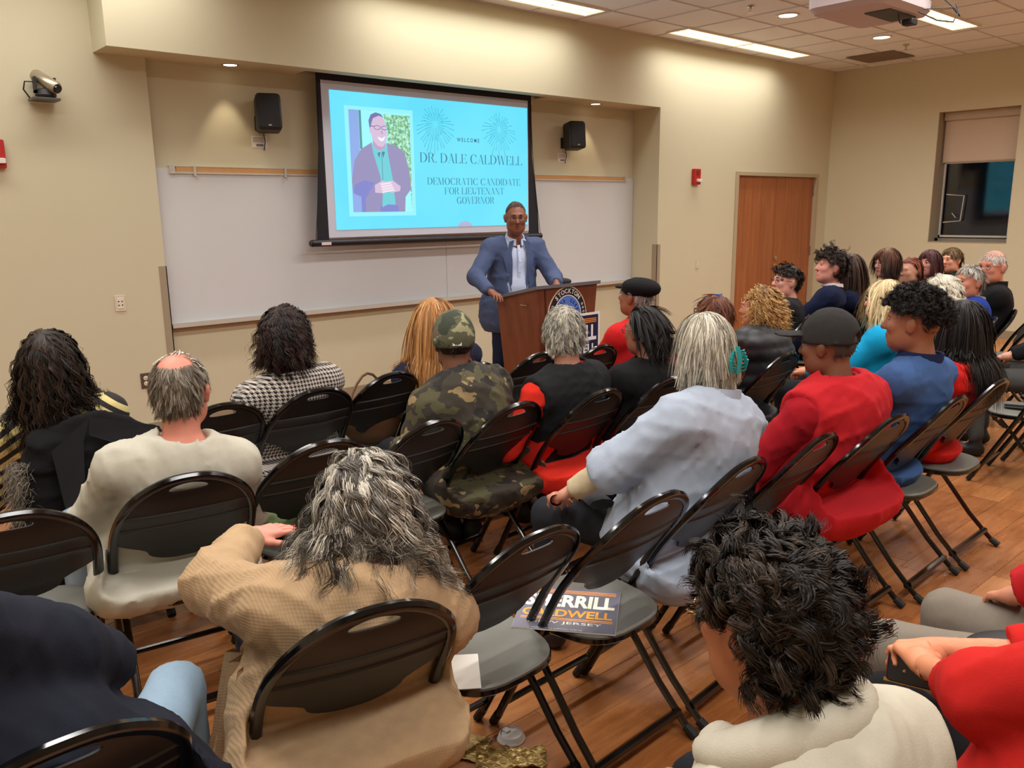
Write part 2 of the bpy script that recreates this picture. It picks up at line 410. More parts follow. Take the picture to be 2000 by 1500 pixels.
bb = MB(); bb.lathe([(.03, 0), (.03, .008), (.012, .010)], 18, (10.225, D + .02, .885), axis='y'); bb.tube([(10.225, D + .022, .885), (10.225, D - .028, .885), (10.25, D - .038, .885), (10.34, D - .036, .880)], .009, 8); bb.build('door_handle', brass, dr, True)

# window_1
alum = mat('window_aluminium', (150, 142, 130), .4, .5)
FX = XR + .19
wn = struct(boxes('window_1', [(FX, FX + .05, WY0, WY1, WZ0, WZ0 + .045), (FX, FX + .05, WY0, WY1, WZ1 - .04, WZ1), (FX, FX + .05, WY0, WY0 + .04, WZ0, WZ1), (FX, FX + .05, WY1 - .045, WY1, WZ0, WZ1)], alum))
boxes('window_reveal', [(XR - .004, FX, WY1 - .006, WY1, WZ0, WZ1), (XR - .004, FX, WY0, WY1, WZ0 - .004, WZ0 + .006)], mat('reveal_paint', (158, 146, 124), .7), wn)
boxes('sash', [(FX - .02, FX + .01, WY0 + .05, WY1 - .055, WZ0 + .06, WZ0 + .085), (FX - .02, FX + .01, WY0 + .05, WY1 - .055, 2.19, 2.21), (FX - .02, FX + .01, WY1 - .075, WY1 - .055, WZ0 + .06, 2.2), (FX - .02, FX + .01, WY0 + .04, WY0 + .06, WZ0 + .06, 2.2)], mat('sash_light', (200, 196, 186), .4, .3), wn)
gl = NT('night_glass'); gl.b.inputs['Base Color'].default_value = (.75, .78, .8, 1); gl.b.inputs['Roughness'].default_value = .04
gl.b.inputs['Transmission Weight'].default_value = 1.0
b_ = MB(); b_.box(-.003, .003, -.44, .435, WZ0 + .05, WZ1 - .045, M=Matrix.Translation((FX + .03, (WY0 + WY1) / 2, 0)) @ Matrix.Rotation(math.radians(-.9), 4, 'Z')); b_.build('pane', gl.m, wn)
bb = MB()
for k in range(4):
    pass
bb.tube([(FX - .02, 4.56, 1.44), (FX - .02, 4.35, 1.46), (FX - .02, 4.33, 1.78), (FX - .02, 4.55, 1.80)], .008, 6)
bb.tube([(FX - .02, 4.46, 1.56), (FX - .02, 4.41, 1.50)], .004, 6); bb.build('latch_guard', mat('sash_light', (0, 0, 0)), wn)
shade = NT('roller_shade_fabric'); co = shade.coord((1, 1, 1)); shade.b.inputs['Base Color'].default_value = srgb(196, 178, 160); shade.b.inputs['Roughness'].default_value = .85
shade.bump(shade.noise(shade.coord((1, 300, 300)), 1.5, 1), .1, .001)
s_ = empty('roller_shade', (XR + .10, (WY0 + WY1) / 2, WZ1)); tag(s_, 'beige roller shade half lowered in the right wall window', 'window shade')
bb = MB(); bb.box(.06, .062, -.44, .44, -.62, -.06); bb.build('shade_cloth', shade.m, s_)
bb = MB(); bb.tube([(.061, -.44, -.625), (.061, .44, -.625)], .010, 8); bb.build('hem_bar', mat('shade_bar', (170, 152, 134), .6), s_)
bb = MB(); bb.box(.02, .085, -.45, .45, -.10, -.005); bb.build('cassette', mat('shade_box', (176, 160, 142), .5), s_)
# dusk building seen through the glass
bd = tag(boxes('building', [(16.0, 17.0, 3.6, 5.45, 0, 1.62), (16.0, 17.0, 5.45, 9.0, 0, 8)], mat('dark_brick_outside', (38, 36, 34), .9, noise_amt=.5, nscale=3)), 'dark building seen through the window at night', 'building')
# ------------------------------------------------------------------ whiteboard wall
wb = empty('whiteboard', (4.93, DR, .84)); tag(wb, 'long white dry-erase board in the wall recess', 'whiteboard')
wbm = mat('porcelain_whiteboard', (208, 211, 214), .22, noise_amt=.02, nscale=2)
al2 = mat('aluminium_trim', (190, 184, 174), .45, .0)
for (a, b_) in ((2.20, 4.878), (4.882, 7.64)):
    boxes('board_panel', [(a - 4.93, b_ - 4.93, -.014, 0, 0, 1.175)], wbm, wb)
boxes('tray', [(2.20 - 4.93, 7.64 - 4.93, -.068, 0, -.028, -.004), (2.20 - 4.93, 7.64 - 4.93, -.075, -.0681, -.028, .006)], al2, wb)
boxes('tray_rail', [(2.20 - 4.93, 7.64 - 4.93, -.02, 0, -.06, -.028)], mat('tray_rail_tan', (172, 158, 136), .5), wb)  # tan rail below the marker tray
mr = empty('map_rail', (4.91, DR, 2.0)); tag(mr, 'cork map rail with metal end caps above the whiteboard', 'rail')
cork = mat('cork_strip', (196, 150, 96), .85, noise_amt=.15, nscale=80)
boxes('cork', [(-2.56, 2.56, -.022, 0, -.012, .028)], cork, mr)
boxes('rail_channel', [(-2.58, 2.58, -.026, 0, -.026, -.012), (-2.58, 2.58, -.024, 0, .026, .031)], al2, mr)
for x in (-2.59, 2.585): boxes('end_cap', [(x - .022, x + .022, -.03, 0, -.028, .034)], al2, mr)
for n, x in enumerate((2.49, 3.24)):
    c = MB(); x -= 4.91
    c.box(x - .010, x + .010, -.032, -.024, -.04, .034); c.tube([(x, -.03, -.036), (x, -.052, -.045), (x, -.048, -.065), (x, -.036, -.06)], .004, 6)
    o = c.build('map_hook', al2, None, loc=(4.91, DR, 2.0)); tag(o, ['metal map hook near the left end of the cork rail', 'metal map hook on the cork rail beside the screen'][n], 'hook', 'map hooks')

# ------------------------------------------------------------------ projection screen
SY = 6.35
ps = empty('projection_screen', (4.68, SY, 1.43)); tag(ps, 'pull-down projection screen showing a cyan welcome slide', 'projection screen')
def rel(x, z, y=0): return (x - 4.68, y, z - 1.43)
white_scr = mat('white_screen_spill_tint', (206, 210, 228), .9)  # white cloth; bluish projector spill is put into its base colour
blackf = mat('black_screen_border', (26, 25, 34), .8)
b = MB(); b.add([rel(3.53, 1.46), rel(5.83, 1.46), rel(5.83, 2.735), rel(3.53, 2.735)], [(0, 1, 2, 3)]); b.add([rel(3.53, 1.46, .003), rel(5.83, 1.46, .003), rel(5.83, 2.735, .003), rel(3.53, 2.735, .003)], [(3, 2, 1, 0)])
b.build('screen_surface', white_scr, ps)
b = MB()
for s, (xi, xt, xb) in ((1, (3.53, 3.49, 3.415)), (-1, (5.83, 5.875, 5.975))):
    pts = [rel(xi, 2.735), rel(xt, 2.735), rel(xt - s * .01, 2.2), rel(xb + s * .02, 1.9 - .2), rel(xb, 1.43), rel(xi, 1.43)]
    b.add(pts + [(p[0], .004, p[2]) for p in pts], [tuple(range(6)), tuple(range(6, 12))[::-1]] + [(i, (i + 1) % 6, 6 + (i + 1) % 6, 6 + i) for i in range(6)])
b.box(3.49 - 4.68, 5.875 - 4.68, -.002, .004, 2.735 - 1.43, 2.80 - 1.43)
b.build('screen_border', blackf, ps)
b = MB(); b.tube([rel(3.365, 1.418), rel(6.0, 1.405)], .030, 14); b.tube([rel(3.35, 1.418), rel(3.372, 1.418)], .024, 12); b.build('weight_bar', mat('black_bar', (22, 20, 26), .45), ps, True)
b = MB(); b.box(3.44 - 4.68, 3.53 - 4.68, -.033, -.029, -.028, -.004); b.build('bar_sticker', mat('sticker', (225, 205, 205), .6), ps)
b = MB()
for s, xa, xb in ((1, 3.50, 3.40), (-1, 5.87, 5.99)):
    b.tube([rel(xa, 2.7, -.005)] + [rel(xa + (xb - xa) * (1 - math.cos(k / 8 * math.pi / 2)), 2.7 - 1.27 * k / 8, -.005) for k in range(1, 9)], .003, 5)
b.build('tension_cord', blackf, ps)
b = MB(); b.box(3.37 - 4.68, 6.01 - 4.68, -.06, .08, 2.80 - 1.43, 2.93 - 1.43); b.build('screen_case', mat('case_dark', (60, 58, 66), .6), ps)

def em(name, col, s=.86):
    if name in MATS: return MATS[name]
    t = NT(name); t.b.inputs['Base Color'].default_value = (.02, .02, .02, 1); t.b.inputs['Roughness'].default_value = .9
    t.b.inputs['Emission Color'].default_value = srgb(*col); t.b.inputs['Emission Strength'].default_value = s
    MATS[name] = t.m; return t.m
SLY = -.004
slide_base = empty('slide', (0, 0, 0), 0, ps)
def flat(name, polys, mt, lift):
    b = MB()
    for p in polys: b.add([rel(x, z, SLY - lift) for x, z in p], [tuple(range(len(p)))])
    me = bpy.data.meshes.new(name); me.from_pydata([tuple(v) for v in b.v], [], b.f); me.update()
    return put(name, me, mt, slide_base)
def slide_mat():
    t = NT('cyan_slide'); t.b.inputs['Base Color'].default_value = (.02, .02, .02, 1); t.b.inputs['Roughness'].default_value = .9
    co = t.coord(); f = t.noise(co, 1.2, 2)
    t.link(t.mix(f, srgb(84, 212, 246), srgb(124, 238, 254)), t.b.inputs['Emission Color']); t.b.inputs['Emission Strength'].default_value = .86
    return t.m
def rect(x0, x1, z0, z1): return [(x0, z0), (x1, z0), (x1, z1), (x0, z1)]
def disc(cx, cz, rx, rz, n=24, a0=0, a1=360): return [(cx + rx * math.cos(math.radians(a0 + (a1 - a0) * i / (n if a1 - a0 == 360 else n - 1))), cz + rz * math.sin(math.radians(a0 + (a1 - a0) * i / (n if a1 - a0 == 360 else n - 1)))) for i in range(n)]
flat('slide_background', [rect(3.603, 5.818, 1.523, 2.663)], slide_mat(), 0)
flat('slide_bump', [disc(4.997, 1.523, .085, .05, 16, 0, 180)], em('slide_lilac', (176, 178, 206)), .001)
flat('photo_mat', [rect(3.735, 4.43, 1.635, 2.55)], em('photo_edge', (150, 240, 250)), .0005)
flat('photo_sky', [rect(3.775, 4.395, 1.67, 2.52)], em('photo_pale', (158, 246, 250)), .001)
flat('photo_column', [rect(3.775, 3.87, 1.67, 2.52)], em('photo_lilac', (142, 172, 232)), .0015)
flat('photo_post', [rect(3.872, 3.895, 2.2, 2.52)], em('photo_post', (88, 150, 160)), .002)
fo_ = NT('photo_foliage'); fo_.b.inputs['Base Color'].default_value = (.02, .02, .02, 1); nf = fo_.noise(fo_.coord(), 42, 4, .8)
fo_.link(fo_.ramp(nf, [(.40, srgb(90, 150, 130)), (.5, srgb(140, 205, 140)), (.58, srgb(190, 246, 240))]), fo_.b.inputs['Emission Color']); fo_.b.inputs['Emission Strength'].default_value = .86
flat('photo_foliage', [[(4.12, 2.5), (4.16, 2.36), (4.15, 2.22), (4.30, 2.18), (4.37, 2.0), (4.39, 1.68), (4.395, 2.5)]], fo_.m, .002)
jk = em('photo_jacket', (150, 144, 186)); flat('photo_jacket', [[(3.99, 2.26), (3.88, 2.20), (3.81, 2.10), (3.775, 1.93), (3.785, 1.83), (3.86, 1.80), (3.86, 1.67), (4.31, 1.67), (4.32, 1.80), (4.385, 1.87), (4.37, 2.02), (4.33, 2.18), (4.25, 2.235), (4.14, 2.26), (4.08, 2.0)]], jk, .003)
flat('photo_jacket_shade', [[(3.785, 1.83), (3.86, 1.80), (3.86, 1.67), (3.90, 1.67), (3.90, 1.78), (4.0, 1.92), (3.9, 1.94), (3.80, 1.90)], [(4.05, 1.67), (4.05, 1.72), (4.15, 1.75), (4.24, 1.72), (4.24, 1.67)]], em('photo_jacket2', (128, 134, 204)), .0035)
flat('photo_shirt', [[(3.985, 2.255), (4.0, 2.17), (4.06, 1.98), (4.08, 1.85), (4.07, 1.71), (4.13, 1.735), (4.21, 1.73), (4.19, 1.95), (4.15, 2.17), (4.145, 2.25), (4.07, 2.18)]], em('photo_teal', (112, 206, 216)), .004)
flat('photo_placket', [rect(4.083, 4.088, 1.9, 2.17), [(4.04, 2.17), (4.06, 2.13), (4.075, 2.185)], [(4.085, 2.185), (4.10, 2.13), (4.12, 2.185)]], em('photo_dark', (82, 130, 160)), .0045)
skn = em('photo_skin', (214, 190, 218))
flat('photo_neck', [[(4.0, 2.28), (4.0, 2.23), (4.07, 2.185), (4.13, 2.23), (4.13, 2.29)]], em('photo_neck', (190, 160, 196)), .0045)
flat('photo_face', [[(3.985, 2.45), (3.98, 2.36), (4.0, 2.28), (4.05, 2.23), (4.10, 2.225), (4.135, 2.27), (4.15, 2.34), (4.135, 2.43), (4.11, 2.47), (4.06, 2.49), (4.01, 2.48)]], skn, .005)
flat('photo_hair', [[(3.975, 2.36), (3.965, 2.44), (3.99, 2.49), (4.04, 2.51), (4.09, 2.50), (4.12, 2.47), (4.07, 2.485), (4.01, 2.46), (3.99, 2.41)]], em('photo_hair', (120, 120, 176)), .0055)
flat('photo_ear', [disc(3.983, 2.36, .012, .028, 12)], skn, .0055)
gk = []
for cx in (4.05, 4.125):
    o_ = disc(cx, 2.385, .034, .019, 16); i_ = disc(cx, 2.385, .029, .015, 16)
    gk += [[o_[k], o_[(k + 1) % 16], i_[(k + 1) % 16], i_[k]] for k in range(16)]
gk += [rect(3.98, 4.018, 2.392, 2.397)]
flat('photo_glasses', gk, em('photo_ink', (70, 72, 130)), .006)
flat('photo_smile', [[(4.05, 2.312), (4.09, 2.295), (4.13, 2.318), (4.115, 2.283), (4.085, 2.27), (4.06, 2.288)]], em('photo_white', (240, 250, 255)), .006)
flat('photo_nose', [[(4.09, 2.37), (4.083, 2.335), (4.11, 2.335)]], em('photo_neck', (0, 0, 0)), .006)
hp_ = []
for k in range(4): hp_.append([(4.06 + .005 * k, 1.915 - k * .022), (4.17 + .01 * k, 1.93 - k * .02), (4.172 + .01 * k, 1.914 - k * .02), (4.06 + .005 * k, 1.897 - k * .022)])
flat('photo_hands', [[(4.0, 1.90), (4.08, 1.94), (4.13, 1.92), (4.14, 1.85), (4.08, 1.83), (4.0, 1.835)], [(4.11, 1.93), (4.19, 1.94), (4.27, 1.89), (4.26, 1.85), (4.17, 1.835), (4.12, 1.86)]], skn, .006)
flat('photo_fingers', hp_, em('photo_pink', (240, 224, 236)), .0065)
# firework line drawings
fw = []
for cx, cz, R_, sd in ((4.674, 2.446, .20, 3), (5.444, 2.44, .20, 9)):
    rr = random.Random(sd)
    for ring, (n, r0, r1) in enumerate(((26, .035, .13), (30, .10, .215))):
        for k in range(n):
            a = 2 * math.pi * (k + rr.random() * .5) / n; q0 = r0 * (.7 + .5 * rr.random()); q1 = r1 * (.75 + .3 * rr.random())
            dx, dz = math.cos(a), math.sin(a); px, pz = -dz, dx; w = .0032
            droop = lambda q: -.25 * q * q / .2
            pts = [(cx + dx * q + px * w * sgn, cz + dz * q + pz * w * sgn + droop(q)) for q, sgn in ((q0, .3), (q1, 1), (q1, -1), (q0, -.3))]
            fw.append(pts)
    flat('firework', fw, em('slide_teal_line', (62, 176, 206)), .002); fw = []
# high-contrast serif capitals drawn as shapes
ST, HR, SF = .105, .022, .05
def R4(a, b, c, d): return [(a, c), (b, c), (b, d), (a, d)]
def arcband(cx, cy, rx, ry, ix, iy, a0, a1, n=14, ox=0):
    out = []
    for i in range(n):
        t0 = math.radians(a0 + (a1 - a0) * i / n); t1 = math.radians(a0 + (a1 - a0) * (i + 1) / n)
        out.append([(cx + rx * math.cos(t0), cy + ry * math.sin(t0)), (cx + rx * math.cos(t1), cy + ry * math.sin(t1)),
                    (cx + ox + ix * math.cos(t1), cy + iy * math.sin(t1)), (cx + ox + ix * math.cos(t0), cy + iy * math.sin(t0))])
    return out
def diag(x0, y0, x1, y1, w): return [(x0 - w / 2, y0), (x0 + w / 2, y0), (x1 + w / 2, y1), (x1 - w / 2, y1)]
def stem(x, w=ST, top=1, bot=0): return [R4(x, x + w, bot, top), R4(x - SF, x + w + SF, top - HR, top), R4(x - SF, x + w + SF, bot, bot + HR)]
def serif(x, y, w=.11): return R4(x - w, x + w, y, y + HR)
def glyph(c):
    if c == ' ': return [], .32
    if c == '.': return [disc(.08, .06, .065, .065, 12)], .2
    if c == 'I': return stem(.08), .32
    if c == 'T': return stem(.29, bot=0)[:1] + [R4(.23, .49, 0, HR), R4(.02, .70, 1 - HR, 1), [(.02, 1), (.02, .76), (.045, .76), (.09, .97)], [(.70, 1), (.70, .76), (.675, .76), (.63, .97)]], .74
    if c == 'L': return stem(.08) + [R4(.2, .60, 0, HR), [(.60, 0), (.60, .26), (.575, .26), (.50, .03)]], .66
    if c in 'EF':
        g = stem(.08) + [R4(.2, .60, 1 - HR, 1), [(.60, 1), (.60, .76), (.575, .76), (.50, .97)], R4(.2, .46, .5, .5 + HR), R4(.445, .47, .40, .63)]
        if c == 'E': g += [R4(.2, .63, 0, HR), [(.63, 0), (.63, .26), (.605, .26), (.52, .03)]]
        return g, .69 if c == 'E' else .66
    if c == 'D': return stem(.08) + arcband(.30, .5, .46, .5, .32, .468, -90, 90) + [R4(.18, .31, 1 - HR, 1), R4(.18, .31, 0, HR)], .82
    if c in 'OCGQ':
        a0, a1 = (0, 360) if c == 'O' else (38, 322)
        g = arcband(.42, .5, .38, .52, .245, .49, a0, a1, 26)
        if c == 'C': g += [R4(.72, .745, .66, 1.0), R4(.72, .745, 0, .30)]
        if c == 'G': g += [R4(.72, .745, .66, 1.0), R4(.62, .745, .02, .42), R4(.54, .80, .40, .42 + HR)]
        return g, .86
    if c == 'U': return [R4(.10, .10 + ST, .3, 1), serif(.165, 1 - HR), R4(.60, .60 + HR, .3, 1), serif(.615, 1 - HR)] + arcband(.366, .32, .266, .33, .13, .30, 180, 360, 14, .0) + [], .76
    if c == 'R': return stem(.08) + arcband(.32, .745, .30, .255, .165, .225, -90, 90, 12) + [R4(.2, .33, 1 - HR, 1), R4(.2, .34, .49, .49 + HR), diag(.62, 0, .42, .50, ST), serif(.66, 0, .09)], .78
    if c == 'A': return [diag(.60, 0, .37, 1.0, ST), diag(.10, 0, .35, 1.0, HR), R4(.2, .56, .30, .30 + HR), serif(.10, 0), serif(.62, 0)], .76
    if c == 'V': return [diag(.38, 0, .14, 1.0, ST), diag(.40, 0, .64, 1.0, HR), serif(.13, 1 - HR), serif(.64, 1 - HR)], .76
    if c == 'W': return [diag(.33, 0, .12, 1.0, ST), diag(.34, 0, .54, 1.0, HR), diag(.76, 0, .55, 1.0, ST), diag(.77, 0, .97, 1.0, HR), serif(.11, 1 - HR), serif(.54, 1 - HR), serif(.97, 1 - HR, .09)], 1.08
    if c == 'M': return [R4(.12, .12 + HR, 0, 1), diag(.46, 0, .17, 1.0, ST), diag(.46, 0, .74, 1.0, HR), R4(.74, .74 + ST, 0, 1), serif(.13, 0), serif(.80, 0, .12), serif(.12, 1 - HR, .08), serif(.84, 1 - HR, .08)], 1.0
    if c == 'N': return [R4(.12, .12 + HR, 0, 1), diag(.64, 0, .17, 1.0, ST), R4(.68, .68 + HR, 0, 1), serif(.135, 0, .1), serif(.12, 1 - HR, .08), serif(.695, 1 - HR, .1)], .84
    return [], .4
def serif_line(s, xc0, xc1, z0, h, name, mt):
    adv = 0; g = [[]]
    for c in s:
        ps_, w = glyph(c); adv_ = adv; adv += w
        if c == ' ': g.append([]); continue
        g[-1] += [[(adv_ + x, y) for x, y in p] for p in ps_]
    k = (xc1 - xc0) / adv
    for word in g: flat(name, [[(xc0 + x * k, z0 + y * h) for x, y in p] for p in word], mt, .003)
ink = em('slide_ink', (58, 118, 148))
serif_line('DR. DALE CALDWELL', 4.49, 5.745, 2.108, .086, 'slide_name_text', ink)
serif_line('DEMOCRATIC CANDIDATE', 4.565, 5.715, 1.910, .064, 'slide_title_text', ink)
serif_line('FOR LIEUTENANT', 4.76, 5.50, 1.823, .064, 'slide_title_text', ink)
serif_line('GOVERNOR', 4.90, 5.37, 1.736, .064, 'slide_title_text', ink)
Ms = Matrix(((1, 0, 0, 5.055 - 4.68), (0, 0, -1, SLY - .003), (0, 1, 0, 2.305 - 1.43), (0, 0, 0, 1)))
text('slide_welcome_text', 'W E L C O M E', .05, em('slide_ink2', (50, 96, 128)), slide_base, Ms, .0, .0008, width=.27, height=.036)

# ------------------------------------------------------------------ wall speakers, tags, plates, alarms, camera
spm = mat('black_speaker_shell', (34, 34, 37), .55, bump=.2, bscale=400); grl = mat('speaker_grille', (18, 18, 20), .75, bump=.8, bscale=700, bdist=.002)
def wall_speaker(x, z, lb, yawd):
    t = empty('wall_speaker', (x, DR, z), 0); tag(t, lb, 'speaker', 'black wall speakers')
    q = Matrix.Translation((0, -.17, 0)) @ Matrix.Rotation(math.radians(yawd), 4, 'Z') @ Matrix.Rotation(math.radians(-6), 4, 'X')
    b = MB(); b.bbox(-.095, .095, -.08, .09, -.14, .14, .03, M=q); b.build('shell', spm, t, True)
    b = MB(); b.bbox(-.083, .083, -.094, -.078, -.128, .128, .028, M=q); b.build('grille', grl, t, True)
    b = MB(); b.box(-.012, .012, -.0965, -.094, -.112, -.102, M=q); b.build('badge', mat('badge_silver', (170, 165, 160), .4, .6), t)
    b = MB(); b.box(-.04, .04, -.012, 0, -.12, -.01); b.tube([(0, -.01, -.06), (0, -.06, -.08), (0, -.10, -.06)], .014, 8); b.build('bracket', spm, t)
    b = MB(); b.tube([(.02, -.01, -.1), (.03, -.02, -.2), (.025, -.003, -.27)], .004, 6); b.build('cable', spm, t)
wall_speaker(3.055, 2.44, 'black wall speaker left of the projection screen', -20)
wall_speaker(6.50, 2.43, 'black wall speaker right of the projection screen', -20)
paper = mat('white_paper', (232, 228, 222), .8)
for x, z, lb in ((3.045, 2.235, 'white printed notice under the left wall speaker'), (6.485, 2.215, 'white printed notice under the right wall speaker')):
    t = empty('notice', (x, DR, z)); tag(t, lb, 'notice', 'notices under speakers')
    b = MB(); b.box(-.065, .065, -.003, 0, -.045, .045); b.build('sheet', paper, t)
    b = MB()
    for k in range(4): b.box(-.055, .055 - .02 * (k % 2), -.0038, -.003, .03 - k * .011, .034 - k * .011)
    b.box(-.03, .03, -.0038, -.003, -.036, -.016); b.build('print', mat('print_grey', (120, 118, 122), .8), t)
def plate(name, loc, w, h, m_plate, kind, lb, cat):
    t = empty(name, loc); tag(t, lb, cat); b = MB(); b.bbox(-w / 2, w / 2, -.007, 0, -h / 2, h / 2, .004); b.build('cover_plate', m_plate, t)
    pale = mat('outlet_ivory', (226, 218, 200), .5); darkm = mat('outlet_slot', (40, 36, 32), .8)
    if kind == 'data':
        b = MB(); b.bbox(-w * .3, w * .3, -.010, -.006, -h * .33, h * .33, .003); b.build('jack_insert', pale, t)
        b = MB()
        for sx in (-1, 1):
            for sz in (-1, 1): b.box(sx * .012 - .005, sx * .012 + .005, -.0105, -.0095, sz * .014 - .005, sz * .014 + .004)
        b.build('jack_holes', darkm, t)
    elif kind == 'duplex':
        for sz in (-1, 1):
            b = MB(); b.lathe([(.017, 0), (.017, -.010), (.015, -.011)], 16, (0, 0, sz * .021), axis='y'); b.build('receptacle', pale, t, True)
            b = MB(); b.box(-.008, -.005, -.012, -.0105, sz * .021 - .002, sz * .021 + .007); b.box(.005, .008, -.012, -.0105, sz * .021 - .002, sz * .021 + .007); b.box(-.002, .002, -.012, -.0105, sz * .021 - .010, sz * .021 - .006); b.build('slots', darkm, t)
    else:
        b = MB(); b.box(-.012, .012, -.010, -.006, -.03, .03); b.build('rocker', pale, t)
        b = MB(); b.box(-.006, .006, -.0105, -.0095, .012, .016); b.box(-.006, .006, -.0105, -.0095, -.016, -.012); b.build('marks', darkm, t)
plate('data_plate', (1.835, DL, 1.037), .075, .118, mat('plate_ivory', (214, 204, 184), .45), 'data', 'ivory data jack plate on the wall left of the whiteboard', 'wall plate')
plate('power_outlet', (1.956, DL, .437), .072, .118, mat('plate_brown', (86, 70, 58), .5), 'duplex', 'brown duplex outlet low on the left wall', 'power outlet')
plate('power_outlet', (5.59, DR, .385), .075, .12, MATS['plate_brown'], 'duplex', 'brown duplex outlet below the whiteboard behind the speaker', 'power outlet')
plate('light_switch', (8.419, D, .993), .05, .115, mat('plate_cream', (205, 192, 164), .5), 'switch', 'cream switch plate left of the double doors', 'wall switch')
plate('power_outlet', (8.421, D, .40), .06, .115, MATS['plate_brown'], 'duplex', 'brown outlet low on the wall left of the double doors', 'power outlet')
red = mat('alarm_red', (176, 36, 34), .4)
def alarm(x, y, z, lb):
    t = empty('fire_alarm', (x, y, z)); tag(t, lb, 'fire alarm', 'red fire alarm strobes')
    b = MB(); b.bbox(-.062, .062, -.045, 0, -.092, .092, .010); b.build('housing', red, t)
    b = MB(); b.bbox(-.024, .055, -.075, -.043, -.062, -.028, .008); b.build('strobe_lens', mat('clear_strobe', (226, 222, 214), .15), t, True)
    b = MB()
    for k in range(5): b.box(-.03, .03, -.047, -.0445, .02 + k * .011, .025 + k * .011)
    b.build('horn_slots', mat('alarm_dark', (110, 22, 22), .6), t)
alarm(8.319, D, 2.03, 'red fire alarm strobe left of the double doors')
alarm(1.155, DL, 2.075, 'red fire alarm strobe at the far left of the front wall')
t = empty('wall_camera', (1.47, DL, 2.44)); tag(t, 'silver and black video conference camera on a wall shelf bracket', 'camera')
b = MB(); b.bbox(-.075, .09, -.17, -.01, -.02, -.004, .006, axis='z'); b.build('shelf', mat('grey_bracket', (96, 92, 86), .4, .5), t)
b = MB(); b.lathe([(.055, 0), (.065, .02), (.052, .055), (.03, .062)], 20, (.02, -.09, -.003)); b.build('base', spm, t, True)
b = MB(); b.box(-.045, -.033, -.12, -.06, .03, .13); b.box(.073, .085, -.12, -.06, .03, .13); b.box(-.045, .085, -.12, -.06, .03, .045); b.build('yoke', spm, t)
q = Matrix.Translation((.02, -.09, .11)) @ Matrix.Rotation(math.radians(35), 4, 'Z') @ Matrix.Rotation(math.radians(30), 4, 'X')
b = MB(); b.lathe([(.035, -.11), (.042, -.10), (.042, .07), (.036, .082), (.01, .083)], 24, axis='y'); b.v = [tuple(q @ Vector(v)) for v in b.v]; b.build('barrel', mat('champagne_metal', (176, 164, 142), .35, .7), t, True)
b = MB(); b.lathe([(.028, -.121), (.030, -.108), (.030, -.10)], 20, axis='y'); b.v = [tuple(q @ Vector(v)) for v in b.v]; b.build('lens', mat('lens_black', (12, 12, 14), .1), t, True)
b = MB(); b.tube([(-.06, -.02, .0), (-.10, -.05, .05), (-.09, -.06, .10), (-.04, -.08, .10)], .005, 6); b.build('cable', spm, t, True)

# ------------------------------------------------------------------ projector
pj = empty('projector', (4.72, 2.34, 2.70)); tag(pj, 'white ceiling projector hanging with loose cables', 'projector')
pw = mat('projector_shell', (196, 184, 186), .5)
b = MB(); b.bbox(-.31, .31, -.22, .22, 0, .16, .07, axis='z', seg=5); b.build('shell', pw, pj, True)
b = MB(); b.lathe([(.06, .16), (.055, .225), (.045, .26), (.035, .262)], 20, (-.02, 0, .08), axis='y'); b.build('lens_barrel', spm, pj, True)
b = MB(); b.box(-.10, .22, -.16, -.02, -.006, .0); b.build('vent_grille', mat('vent_dark_green', (72, 84, 76), .7), pj)
b = MB(); b.tube([(0, 0, .16), (0, 0, .80)], .025, 12); b.lathe([(.09, .77), (.09, .80), (.03, .802)], 20); b.build('ceiling_mount', white_metal, pj, True)
b = MB(); b.bbox(-.035, .035, -.18, -.12, -.060, -.028, .01); b.v = [(v[0] + .12, v[1] - .02, v[2]) for v in b.v]; b.build('infrared_receiver', spm, pj)
b = MB()
b.tube([(.12, -.12, -.04), (.05, -.14, -.03), (.0, -.16, .01)], .004, 6)
b.tube([(.1, -.22, .0), (.16, -.30, -.05), (.22, -.36, -.06), (.28, -.36, .0), (.26, -.28, .08), (.2, -.22, .1)], .004, 6)
b.tube([(.16, -.22, .02), (.24, -.34, .02), (.30, -.36, -.02), (.31, -.33, .05)], .003, 6)
b.tube([(.24, -.22, .08), (.32, -.30, .12), (.36, -.28, .3), (.1, -.05, .75)], .005, 6); b.build('cables', mat('cable_dark', (36, 34, 34), .6), pj, True)
